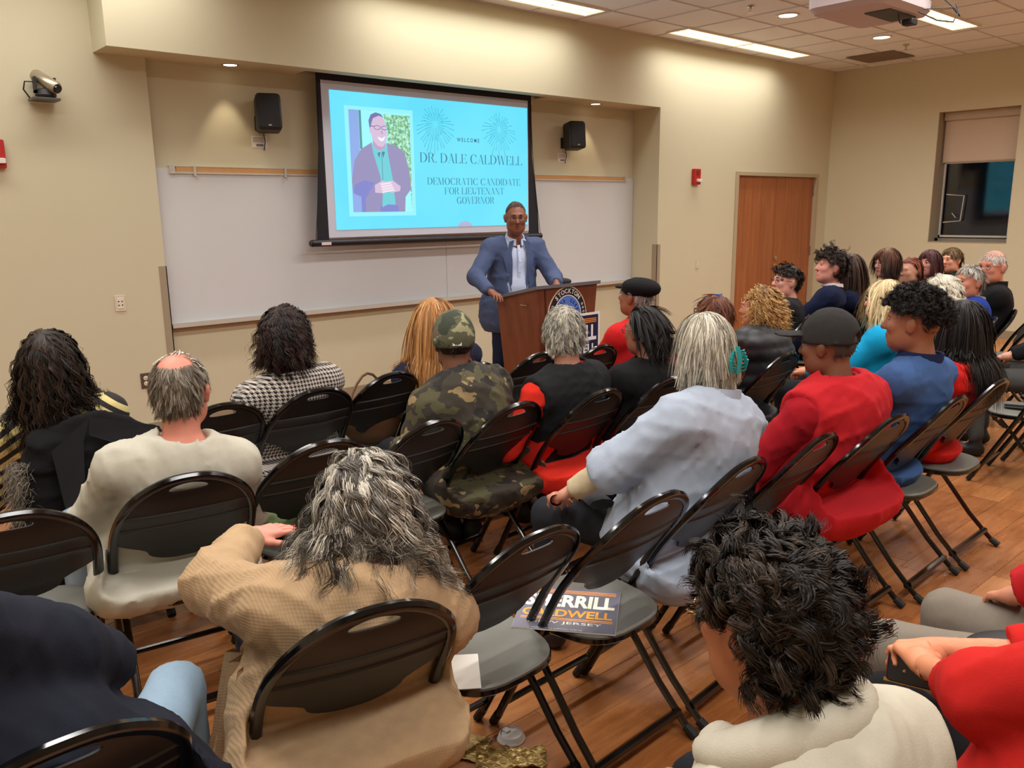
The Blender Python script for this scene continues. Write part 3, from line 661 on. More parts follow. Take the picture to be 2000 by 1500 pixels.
# ------------------------------------------------------------------ folding chair
blk = mat('gloss_black_steel', (11, 11, 12), .13, spec=.6)
pan = NT('black_back_panel'); pan.b.inputs['Base Color'].default_value = srgb(24, 23, 23); pan.b.inputs['Roughness'].default_value = .42
pan.bump(pan.noise(pan.coord(), 420, 2), .12, .001); pan = pan.m
seatm = mat('grey_green_seat', (104, 104, 97), .42, bump=.12, bscale=500)
footm = mat('rubber_foot', (20, 20, 20), .7)
def chair_meshes():
    # origin on the floor under the top of the back, facing +Y
    def fr(s):
        return [(s * .205, .50, .02), (s * .212, .39, .22), (s * .218, .285, .42), (s * .221, .20, .58), (s * .217, .130, .68), (s * .200, .078, .748), (s * .168, .040, .802), (s * .122, .018, .840), (s * .064, .005, .865)]
    P = fr(-1) + [(0, 0, .872)] + fr(1)[::-1]
    # smooth
    Q = []
    for i in range(len(P) - 1):
        p0 = Vector(P[max(i - 1, 0)]); p1 = Vector(P[i]); p2 = Vector(P[i + 1]); p3 = Vector(P[min(i + 2, len(P) - 1)])
        for k in range(3):
            u = k / 3; Q.append(.5 * ((2 * p1) + (p2 - p0) * u + (2 * p0 - 5 * p1 + 4 * p2 - p3) * u * u + (3 * p1 - p0 - 3 * p2 + p3) * u ** 3))
    Q.append(Vector(P[-1]))
    out = []
    b = MB(); b.tube(Q, .0155, 8, flat=.85); out.append(('frame', b, blk, None, True))
    # back panel
    b = MB(); rows = []
    def half(z):
        if z > .60: # inside arch
            t = (z - .60) / .192; return .213 * max(0.0, 1 - t ** 2.3) ** .5
        if z >= .505:
            t = min((z - .505) / .06, 1); return .118 + .095 * t * t * (3 - 2 * t)
        return max(.03, .118 * max(0.0, 1 - ((.505 - z) / .040) ** 2) ** .5)
    zs = [.466, .468, .472, .478, .486, .496, .505, .515, .525, .535, .545, .555, .565, .585, .60, .612, .617, .622, .634, .65, .665, .670, .675, .69, .705, .72, .733, .742, .748, .753, .758, .763, .768, .773, .779, .785, .790]
    nx = 30; g = {}
    for r, z in enumerate(zs):
        h = max(half(z), .02)
        for c in range(nx + 1):
            x = -h + 2 * h * c / nx
            yb = np.interp(z + .075, [.50, .58, .68, .748, .802, .840, .872], [.245, .20, .130, .078, .040, .018, 0])
            y = yb - .030 * (1 - (x / .24) ** 2) * min(1, (.80 - z) / .12) + .004
            if z in (.617, .670): y -= .0065
            if z in (.612, .622, .665, .675): y -= .0008
            g[(r, c)] = (x, y, z + .075)
    def hu(x, z): return x / .060, (z - .763 + (x / .062) ** 2 * .006) / .0125
    cen = lambda r, c: tuple(sum(g[q][i] for q in ((r, c), (r, c + 1), (r + 1, c + 1), (r + 1, c))) / 4 for i in range(3))
    hole_set = set()
    for r in range(len(zs) - 1):
        for c in range(nx):
            q = cen(r, c); u_, v_ = hu(q[0], q[2] - .075)
            if u_ * u_ + v_ * v_ < 1: hole_set.add((r, c))
    for k in list(g):
        adj = [(k[0] - a, k[1] - b_) for a in (0, 1) for b_ in (0, 1)]
        nh = sum(q in hole_set for q in adj)
        if 0 < nh < 4:
            x, y, z = g[k]; u_, v_ = hu(x, z - .075); rr = math.hypot(u_, v_)
            if rr > .3: u_, v_ = u_ / rr, v_ / rr; x2 = u_ * .060; g[k] = (x2, y, v_ * .0125 + .763 - (x2 / .062) ** 2 * .006 + .075)
    V = []; F = []; idx = {}
    for side in (0, 1):
        for k, p in g.items():
            idx[(side,) + k] = len(V); V.append((p[0], p[1] + (.007 if side else 0), p[2]))
    hole = lambda r, c: (r, c) in hole_set
    solid = {(r, c) for r in range(len(zs) - 1) for c in range(nx) if not hole(r, c)}
    for (r, c) in solid:
        a = [(r, c), (r, c + 1), (r + 1, c + 1), (r + 1, c)]
        F.append(tuple(idx[(0,) + q] for q in a)); F.append(tuple(idx[(1,) + q] for q in a[::-1]))
        for (dr_, dc_), (p, q) in (((-1, 0), (a[0], a[1])), ((0, 1), (a[1], a[2])), ((1, 0), (a[2], a[3])), ((0, -1), (a[3], a[0]))):
            if (r + dr_, c + dc_) not in solid: F.append((idx[(0,) + q], idx[(0,) + p], idx[(1,) + p], idx[(1,) + q]))
    b.add(V, F); out.append(('backrest', b, pan, None, True))
    # seat
    def seat_outline(off):
        pts = []
        for k in range(32):
            a = 2 * math.pi * k / 32; ca, sa = math.cos(a), math.sin(a)
            x = math.copysign(abs(ca) ** .62, ca); yv = math.copysign(abs(sa) ** .62, sa)
            w = .195 + .02 * yv; pts.append((x * (w - off), .275 + yv * (.200 - off)))
        return pts
    b = MB(); rs = [(0.0, .435), (0.0, .447), (.006, .453), (.03, .454), (.09, .449), (.15, .446)]
    vs = [(x, y, z + .006 * max(0, (y - .4)) * -6 * 0) for off, z in rs for x, y in seat_outline(off)]
    fs = [tuple(range(32))[::-1], tuple(range(32 * 5, 32 * 6))]
    for k in range(5):
        for i in range(32): fs.append((k * 32 + i, k * 32 + (i + 1) % 32, k * 32 + 32 + (i + 1) % 32, k * 32 + 32 + i))
    b.add(vs, fs); out.append(('seat', b, seatm, None, True))
    b = MB(); vs = [(x, y, z) for off, z in ((-.003, .442), (-.004, .428), (.004, .420), (.03, .420), (.03, .436)) for x, y in seat_outline(off)]
    b.add(vs, [(k * 32 + i, k * 32 + (i + 1) % 32, (k * 32 + 32 + (i + 1) % 32), (k * 32 + 32 + i)) for k in range(4) for i in range(32)])
    out.append(('seat_rim', b, blk, None, True))
    for s in (-1, 1):
        pts = [(s * .198, .375, .415), (s * .199, .30, .335), (s * .200, .225, .245), (s * .202, .14, .14), (s * .204, .05, .050), (s * .204, .015, .018)]
        b = MB(); b.tube(pts, .0135, 8, flat=.8); out.append(('leg', b, blk, None, True))
        b = MB(); b.tube([(s * .204, .03, .030), (s * .204, -.008, .010)], .018, 8, flat=.8); out.append(('foot_cap', b, footm, 'leg', True))
        b = MB(); b.tube([(s * .206, .485, .05), (s * .2045, .51, .010)], .019, 8, flat=.8); out.append(('foot_cap', b, footm, 'frame', True))
    b = MB(); b.tube([(-.206, .065, .065), (.206, .065, .065)], .016, 8, flat=1.25); out.append(('crossbar', b, blk, None, True))
    b = MB(); b.tube([(-.208, .455, .105), (.208, .455, .105)], .011, 8); out.append(('crossbar', b, blk, None, True))
    b = MB(); b.tube([(-.215, .29, .41), (-.15, .29, .402), (.15, .29, .402), (.215, .29, .41)], .010, 8); out.append(('seat_bracket', b, blk, None, True))
    return out
def make_chair():
    t = empty('folding_chair'); par = {}
    for name, b, mt, parent, sm in chair_meshes():
        o = b.build(name, mt, par.get(parent, t) if parent else t, sm)
        if parent is None: par[name] = o
    return t
def copy_tree(o, parent=None):
    c = o.copy(); COL.objects.link(c)
    if parent is not None: c.parent = parent
    for ch in list(o.children): copy_tree(ch, c)
    return c
CH = [ # x, y, yaw(deg clockwise), label
 (.22, 1.32, 0, 'black folding chair under the navy blazer at the bottom left corner'),
 (.82, 1.365, 12, 'black folding chair behind the woman in the beige cardigan'),
 (1.35, 1.428, -2, 'empty folding chair with a white paper on its grey seat'),
 (1.785, 1.39, -2, 'empty folding chair with a campaign flyer on its grey seat'),
 (2.25, 1.405, -5, 'black folding chair behind the white-haired woman with the teal hair clip'),
 (2.70, 1.387, -4, 'black folding chair between the teal clip woman and the red jacket man'),
 (3.16, 1.336, 0, 'black folding chair behind the man in the red jacket and dark cap'),
 (3.665, 1.30, -2, 'black folding chair behind the man in the blue polo with curly hair'),
 (4.155, 1.30, -1, 'black folding chair behind the woman in red with long black hair'),
 (5.57, 1.30, -4, 'empty folding chair at the right edge with a phone on its seat'),
 (6.15, 1.30, -4, 'folding chair past the right edge under the sitter in grey trousers'),
 (.367, 2.523, 8, 'empty black folding chair at the left edge in the second row'),
 (.862, 2.52, 9, 'black folding chair behind the balding man in the grey sweatshirt'),
 (1.361, 2.56, 1, 'black folding chair between the grey sweatshirt man and the camouflage man'),
 (1.82, 2.525, -6, 'black folding chair left of the man in the camouflage jacket'),
 (2.25, 2.515, -6, 'black folding chair behind the man in the camouflage jacket'),
 (2.70, 2.44, -4, 'black folding chair behind the grey-haired person in the black vest'),
 (3.14, 2.40, -2, 'black folding chair behind the woman with the black ponytail'),
 (3.63, 2.40, 0, 'black folding chair hidden behind the teal clip woman'),
 (4.137, 2.37, -4, 'black folding chair behind the woman in the black puffer jacket'),
 (4.95, 2.02, -10, 'black folding chair under the blonde woman in turquoise'),
 (5.78, 2.05, -15, 'black folding chair under the woman with curly white hair'),
 (6.50, 2.12, -20, 'black folding chair under the grey-haired man in the blue jacket'),
 (7.03, 2.16, -20, 'black folding chair under the bearded man in the black shirt'),
 (7.55, 2.10, -20, 'empty folding chair right of the bearded man in black'),
 (8.1, 1.95, -20, 'empty folding chair farthest right in the second row'),
 (.83, 3.42, 10, 'folding chair under the draped black coat on the left'),
 (1.335, 3.39, 0, 'black folding chair between the striped sweater and the houndstooth coat'),
 (1.78, 3.375, 0, 'black folding chair behind the woman in the houndstooth coat'),
 (2.24, 3.45, -5, 'empty folding chair between the houndstooth coat and the long blonde hair'),
 (2.70, 3.36, -3, 'folding chair under the woman with long blonde hair'),
 (3.168, 3.35, -5, 'front row folding chair between the camouflage man and the lectern'),
 (3.60, 3.28, -3, 'front row folding chair just left of the man in the black beret'),
 (4.07, 3.2, 0, 'folding chair under the man in the black beret'),
 (5.69, 3.12, -20, 'black folding chair under the young man with the yellow badge'),
 (6.26, 3.20, -20, 'black folding chair under the young man in the navy blazer'),
 (6.76, 3.24, -20, 'black folding chair under the woman with long brown hair'),
 (7.28, 3.10, -22, 'black folding chair under the person with the bowl haircut'),
 (.93, .10, 5, 'folding chair under the young man in the pale hoodie'),
 (1.56, .0, 8, 'folding chair under the person in the red sweater at the bottom right'),
 (2.30, .04, -4, 'folding chair under the person in grey trousers at the right edge'),
]
proto = None; CHAIRS = []
for i, (x, y, yw, lb) in enumerate(CH):
    if proto is None: proto = make_chair(); c = proto
    else: c = copy_tree(proto)
    c.location = (x, y, 0); c.rotation_euler = (0, 0, -math.radians(yw))
    tag(c, lb, 'chair', 'black folding chairs in rows'); CHAIRS.append(c)

# ------------------------------------------------------------------ lectern
lw = NT('lectern_cherry'); co = lw.coord((4, 4, .8)); f = lw.noise(co, 4, 5, .6)
lw.link(lw.ramp(f, [(.3, srgb(102, 52, 32)), (.7, srgb(126, 68, 44))]), lw.b.inputs['Base Color']); lw.b.inputs['Roughness'].default_value = .38; lw = lw.m
ledge = mat('lectern_top_grey', (104, 102, 106), .35)
LX, LY = 4.335, 4.30
lt = empty('lectern', (LX, LY, 0)); tag(lt, 'cherry wood lectern with a round seal on its front', 'lectern')
def lz(y): return 1.145 - .24 * y      # the top slopes down to the speaker
b = MB()
wt, wb_, dt, db = .315, .235, .44, .40
def shell(y0, z0f, x0, y1, x1):
    pass
b.add([(-wb_, .02, .10), (wb_, .02, .10), (wt, 0, 1.12), (-wt, 0, 1.12), (-wb_, .045, .10), (wb_, .045, .10), (wt - .0, .025, 1.12), (-wt + .0, .025, 1.12)], [(0, 1, 2, 3), (4, 7, 6, 5), (0, 4, 5, 1), (3, 2, 6, 7), (0, 3, 7, 4), (1, 5, 6, 2)])
b.build('front_panel', lw, lt)
for s in (-1, 1):
    b = MB(); w0, w1 = s * (wb_ + .0), s * wt; i0, i1 = s * (wb_ - .022), s * (wt - .022)
    b.add([(w0, .03, .08), (w0 * 1.0, db, .08), (w1 * 1.0 + s * .0, dt, lz(dt) - .02), (w1, .005, 1.12), (i0, .03, .08), (i0, db, .08), (i1, dt, lz(dt) - .02), (i1, .005, 1.12)], [(0, 1, 2, 3), (4, 7, 6, 5), (0, 4, 5, 1), (2, 1, 5, 6), (3, 2, 6, 7), (0, 3, 7, 4)])
    b.build('side_panel', lw, lt)
b = MB(); b.box(-.012, .0, -.004, .0, .1, 1.11); b.v = [(v[0] + (-.17 - .05 * v[2]), v[1] - .001, v[2]) for v in b.v]; b.build('front_seam', mat('seam_brown', (74, 36, 22), .5), lt)
b = MB(); b.add([(-wt - .02, -.02, 1.118), (wt + .02, -.02, 1.118), (wt + .02, dt + .03, lz(dt + .03) - .02), (-wt - .02, dt + .03, lz(dt + .03) - .02), (-wt - .02, -.02, 1.142), (wt + .02, -.02, 1.142), (wt + .02, dt + .03, lz(dt + .03) + .002), (-wt - .02, dt + .03, lz(dt + .03) + .002)], [(0, 3, 2, 1), (4, 5, 6, 7), (0, 1, 5, 4), (1, 2, 6, 5), (2, 3, 7, 6), (3, 0, 4, 7)])
b.build('desk_top', ledge, lt)
b = MB(); b.box(-.29, .29, -.02, .46, 0, .08); b.build('base', mat('lectern_base_dark', (64, 34, 22), .5), lt)
b = MB(); b.box(-.322, -.318, .10, .17, .99, .998); b.build('pull_slot', mat('brass_slot', (180, 160, 120), .3, .8), lt)
# seal on the front: tilted plane basis
Fz = Vector((0, -.02, 1.02)).normalized(); Fx = Vector((1, 0, 0)); Fy = Fx.cross(Fz).normalized()
if Fy.y > 0: Fy = -Fy
def seal_M(cx, cz, lift): 
    o = Vector((cx, .02 - .02 * (cz - .10) / 1.02, cz)) + Fy * lift
    return Matrix(((Fx.x, Fz.x, Fy.x, o.x), (Fx.y, Fz.y, Fy.y, o.y), (Fx.z, Fz.z, Fy.z, o.z), (0, 0, 0, 1)))
SCX, SCZ = -.005, .885
sealr = empty('seal', (0, 0, 0), 0, lt)
def sflat(name, polys, mt, lift, th=None):
    M = seal_M(SCX, SCZ, lift); b = MB()
    for p in polys: b.add([tuple(M @ Vector((u, v, 0))) for u, v in p], [tuple(range(len(p)))])
    me = bpy.data.meshes.new(name); me.from_pydata([tuple(v) for v in b.v], [], b.f); me.update(); return put(name, me, mt, sealr)
RX, RZ = .205, .235
b = MB(); M = seal_M(SCX, SCZ, 0); pl = disc(0, 0, RX, RZ, 48); b.prism(pl, .004, lambda u, v, w: tuple(M @ Vector((u, v, w)))); b.build('seal_disc', mat('seal_cream', (232, 206, 168), .5), sealr)
navy = mat('seal_black', (26, 22, 32), .5); wht = mat('seal_white', (235, 232, 228), .5); blu = mat('seal_blue', (84, 120, 200), .5)
sflat('seal_band', [disc(0, 0, RX * .965, RZ * .965, 48)], navy, .005)
sflat('seal_ring', [disc(0, 0, RX * .73, RZ * .73, 40)], wht, .0055)
sflat('seal_field', [disc(0, 0, RX * .70, RZ * .70, 40)], blu, .006)
lv = []
for s in (-1, 1):
    for k in range(9):
        a = math.radians(90 + s * (14 + k * 15)); rx, rz = RX * .56, RZ * .56
        for q in (-1, 1):
            cx, cz = rx * math.cos(a), rz * math.sin(a); an = a + s * 1.57 + q * .6; l, w = .024, .006
            d = (math.cos(an), math.sin(an)); n_ = (-d[1], d[0])
            lv.append([(cx, cz), (cx + d[0] * l / 2 + n_[0] * w, cz + d[1] * l / 2 + n_[1] * w), (cx + d[0] * l, cz + d[1] * l), (cx + d[0] * l / 2 - n_[0] * w, cz + d[1] * l / 2 - n_[1] * w)])
sflat('seal_wreath', lv, mat('seal_navy', (26, 34, 84), .5), .0066)
sflat('seal_tower_dark', [[(-.045, -.02), (-.045, .03), (0, .085), (0, -.02)]], navy, .0072)
sflat('seal_building', [[(0, .085), (.045, .045), (.055, .045), (.055, -.06), (-.055, -.06), (-.055, .005), (-.035, .02), (-.02, .012), (0, .03)]], wht, .0078)
sflat('seal_windows', [rect(.008, .013, -.03, .02), rect(.02, .024, -.03, .03), rect(.034, .038, -.03, .02), rect(.044, .047, -.04, .02), rect(-.03, -.024, -.04, -.01), rect(-.014, -.009, -.04, -.01)], MATS['seal_navy'], .0085)
sc = []
for s in (-1, 1):
    for k in range(5):
        a = math.radians(90 + s * (62 + k * 9)); cx, cz = RX * .85 * math.cos(a), RZ * .85 * math.sin(a)
        o_ = disc(cx, cz, .011, .009, 10, 0, 360); i_ = disc(cx, cz, .007, .005, 10, 0, 360)
        sc += [[o_[j], o_[(j + 1) % 10], i_[(j + 1) % 10], i_[j]] for j in range(10)]
sflat('seal_scrollwork', sc, wht, .006)
M = seal_M(SCX, SCZ, .007)
for k, ch_ in enumerate('STOCKTON'):
    a = math.radians(90 + 40 - k * 80 / 7); p = (RX * .785 * math.cos(a), RZ * .785 * math.sin(a))
    dv = Vector((RX * -math.sin(a), RZ * math.cos(a))).normalized() * -1; an = math.atan2(dv.y, dv.x)
    Mk = M @ Matrix.Translation((p[0], p[1], 0)) @ Matrix.Rotation(an, 4, 'Z')
    text('seal_letter', ch_, .046, wht, sealr, Mk, 0, .0012)

# ------------------------------------------------------------------ campaign sign and flyer
def campaign(t, W, H, lift_M, tone, name2):
    def fl(name, polys, mt, lift):
        b = MB()
        for p in polys: b.add([tuple(lift_M @ Vector((u, v, lift))) for u, v in p], [tuple(range(len(p)))])
        me = bpy.data.meshes.new(name); me.from_pydata([tuple(v) for v in b.v], [], b.f); me.update(); return put(name, me, mt, t)
    b = MB(); b.prism(rect(-W / 2, W / 2, -H / 2, H / 2), -.003, lambda u, v, w: tuple(lift_M @ Vector((u, v, w)))); b.build('board', paper, t)
    e = tone['edge']
    fl('printed_field', [rect(-W / 2 + e, W / 2 - e, -H / 2 + e, H / 2 - e)], tone['bg'], .0006)
    Wf, Hf = W - 2 * e, H - 2 * e
    st = []
    for k in range(3): z = Hf * (.43 - .032 * k); st.append(rect(-Wf * .45, Wf * .46, z - Hf * .009, z + Hf * .009))
    fl('top_stripes', st, tone['or'], .0012)
    low = [rect(-Wf * .45, Wf * .46, -Hf * .255, -Hf * .235), rect(-Wf * .45, Wf * .46, -Hf * .285, -Hf * .268)]
    if tone['low']: fl('lower_stripes', low, tone['or'], .0012)
    text('surname_text', 'SHERRILL', .1, tone['wh'], t, lift_M @ Matrix.Translation((0, Hf * .02, 0)), .0014, .004, width=Wf * .92, height=Hf * .30)
    text('surname_text', 'CALDWELL', .1, tone['n2'], t, lift_M @ Matrix.Translation((0, -Hf * .21, 0)), .0014, .003, width=Wf * .90, height=Hf * .17)
    text('state_text', 'NEW JERSEY', .1, tone['wh'], t, lift_M @ Matrix.Translation((0, -Hf * .38, 0)), .0014, 0, width=Wf * .72, height=Hf * .07)
    if not tone['low']: fl('lower_stripes', [rect(-Wf * .45, Wf * .46, -Hf * (.425 + .03 * k), -Hf * (.412 + .03 * k)) for k in range(3)], tone['or'], .0012)
navyp = mat('sign_navy', (28, 30, 66), .45); orp = mat('sign_orange', (236, 140, 50), .5)
sg = empty('campaign_sign', (4.305, 4.27, .69)); tag(sg, 'navy and white campaign sign taped to the lectern front', 'sign')
q = Matrix.Rotation(math.radians(-1), 4, 'Y')
Msg = Matrix(((1, 0, 0, .05), (0, 0, -1, -.012), (0, 1, 0, .0), (0, 0, 0, 1)))
campaign(sg, .57, .44, Msg, dict(edge=.018, bg=navyp, wh=mat('sign_white', (236, 236, 240), .5), n2=MATS['sign_white'], **{'or': orp, 'low': False}), 0)
fy = empty('campaign_flyer', (1.785, 1.39, 0)); fy.rotation_euler = (0, 0, math.radians(2)); tag(fy, 'grey-blue campaign flyer lying on an empty folding chair', 'flyer')
Mf = Matrix.Translation((-.085, .284, .4560)) @ Matrix.Rotation(math.radians(-54), 4, 'Z')
campaign(fy, .31, .28, Mf, dict(edge=.0005, bg=mat('flyer_slate', (108, 108, 124), .35), wh=mat('flyer_cream', (250, 246, 226), .5), n2=mat('flyer_orange', (238, 164, 62), .4), **{'or': mat('flyer_orange2', (236, 160, 96), .4), 'low': True}), 0)
Mx = Mf @ Matrix.Translation((-.02, -.136, 0)); text('small_print', 'PAID FOR BY SHERRILL FOR NJ', .01, MATS['flyer_cream'], fy, Mx, .0014, 0, width=.15, height=.006)

# ------------------------------------------------------------------ small things
t = empty('paper_sheet', (1.35, 1.428, .456)); t.rotation_euler = (0, 0, math.radians(2)); tag(t, 'folded white paper on the empty grey chair seat', 'paper')
b = MB(); q = Matrix.Translation((-.165, .225, 0)) @ Matrix.Rotation(math.radians(-38), 4, 'Z')
b.box(-.105, .105, -.085, .085, 0, .0015, M=q); b.build('sheet', mat('bright_paper', (240, 236, 226), .7), t)
b = MB(); b.box(-.103, .105, -.083, .083, .002, .0035, M=q @ Matrix.Rotation(math.radians(1.5), 4, 'Y')); b.build('folded_half', MATS['bright_paper'], t)
cl_ = empty('cup_lid', (1.553, 1.795, 0)); tag(cl_, 'white plastic coffee cup lid on the floor', 'cup lid')
lidm = mat('white_lid', (222, 218, 214), .4)
b = MB(); b.lathe([(.046, 0), (.047, .004), (.044, .008), (.041, .010), (.038, .020), (.035, .022), (.034, .017), (.028, .015), (.004, .015)], 32); b.build('lid', lidm, cl_, True)
b = MB(); b.box(-.010, .010, .012, .034, .015, .0215); b.build('sip_tab', lidm, cl_)
gold = NT('gold_tissue'); gold.b.inputs['Base Color'].default_value = srgb(176, 146, 84); gold.b.inputs['Metallic'].default_value = .5; gold.b.inputs['Roughness'].default_value = .3
nn = gold.noise(gold.coord((12, 90, 1)), 2, 3); gold.bump(nn, .7, .01); gold.link(gold.ramp(nn, [(.4, srgb(140, 112, 62)), (.62, srgb(206, 178, 110))]), gold.b.inputs['Base Color']); gold = gold.m
def tissue(x, y, w, h, rz, lb, amp):
    V = []; F = []; n = 14
    for j in range(n + 1):
        for i in range(n + 1):
            u, v = i / n - .5, j / n - .5; V.append((u * w, v * h, .004 + amp * (abs(math.sin(u * 14 + v * 5) * math.cos(v * 11 - u * 3)) + .3 * math.sin(v * 40) ** 2)))
    for j in range(n):
        for i in range(n): k = j * (n + 1) + i; F.append((k, k + 1, k + n + 2, k + n + 1))
    b = MB(); b.add(V, F); o = b.build('tissue_paper', gold, None, True, (x, y, 0), (0, 0, rz)); tag(o, lb, 'tissue paper', 'gold tissue on the floor')
tissue(1.41, 1.87, .16, .125, math.radians(-62), 'flat square of glittery gold tissue on the floor', .004)
tissue(1.475, 1.705, .22, .10, math.radians(-40), 'crumpled strip of gold tissue beside the cup lid', .022)
def blob(name, loc, size, mt, label, cat, seed=1, fr=6, amp=.18, rz=0, squash=1):
    import bmesh
    b = bmesh.new(); bmesh.ops.create_icosphere(b, subdivisions=4, radius=1)
    rs = np.random.RandomState(seed); K = rs.randn(6, 3) * fr; ph = rs.rand(6) * 6
    for v in b.verts:
        p = np.array(v.co); n = sum(abs(math.sin(K[i] @ p + ph[i])) for i in range(6)) / 6 - .6
        s = 1 + amp * n; z = p[2] * s; v.co = (p[0] * s * size[0], p[1] * s * size[1], max(z, -.95) * size[2] + size[2] * .95)
    me = bpy.data.meshes.new(name); b.to_mesh(me); b.free()
    o = put(name, me, mt, None, True, loc, (0, 0, rz)); tag(o, label, cat); return o
blob('plastic_bag', (2.74, 3.42, 0), (.15, .11, .10), mat('white_plastic_bag', (222, 208, 198), .35), 'crumpled white plastic bag on the floor under the camouflage man', 'bag', 4, 5, .5)
blob('handbag', (2.26, 3.72, .455), (.17, .10, .13), mat('tan_leather', (110, 78, 50), .5), 'brown leather handbag on the empty front row seat', 'bag', 2, 2, .12)
b = MB(); b.tube([(-.13, 0, .22)] + [(-.13 + .26 * k / 8, .02, .22 + .16 * math.sin(math.pi * k / 8)) for k in range(1, 8)] + [(.13, 0, .22)], .008, 6)
b.build('handle', MATS['tan_leather'], bpy.data.objects['handbag'], True)
blob('folded_jacket', (1.40, 2.86, .455), (.18, .16, .06), fabric('olive_cloth', (96, 108, 72)), 'folded olive jacket on the seat behind the camouflage man', 'jacket', 8, 4, .3)
t = empty('red_scarf', (1.86, 2.84, .455)); tag(t, 'bright red knit item with a knob on a chair seat', 'scarf')
b = MB(); b.lathe([(.05, 0), (.06, .03), (.05, .07), (.03, .09), (.01, .095)], 16, (-.10, .05, .15)); b.tube([(-.10, .05, .17), (-.10, .05, .08), (-.09, .06, .0)], [.02, .028, .03], 8); b.build('knit_body', fabric('red_knit', (226, 62, 44)), t, True)
t = empty('phone', (5.57, 1.30, 0)); t.rotation_euler = (0, 0, math.radians(4)); tag(t, 'black phone lying on the empty chair seat at the right edge', 'phone')
b = MB(); q = Matrix.Translation((.0, .33, .4565)) @ Matrix.Rotation(.3, 4, 'Z'); b.bbox(-.037, .037, -.075, .075, 0, .009, .008, axis='z', M=q); b.build('case', mat('phone_case', (38, 36, 36), .3), t)
b = MB(); b.box(-.034, .034, -.071, .071, .009, .0095, M=q); b.build('screen', mat('phone_glass', (14, 14, 16), .06), t)
t = empty('paper_sheet', (2.21, 2.60, 0)); tag(t, 'pale sheet of paper on the floor beyond the empty chairs', 'paper')
b = MB(); b.box(-.11, .11, -.14, .14, 0, .001, M=Matrix.Rotation(.5, 4, 'Z')); b.build('sheet', mat('bluish_paper', (196, 200, 214), .7), t)
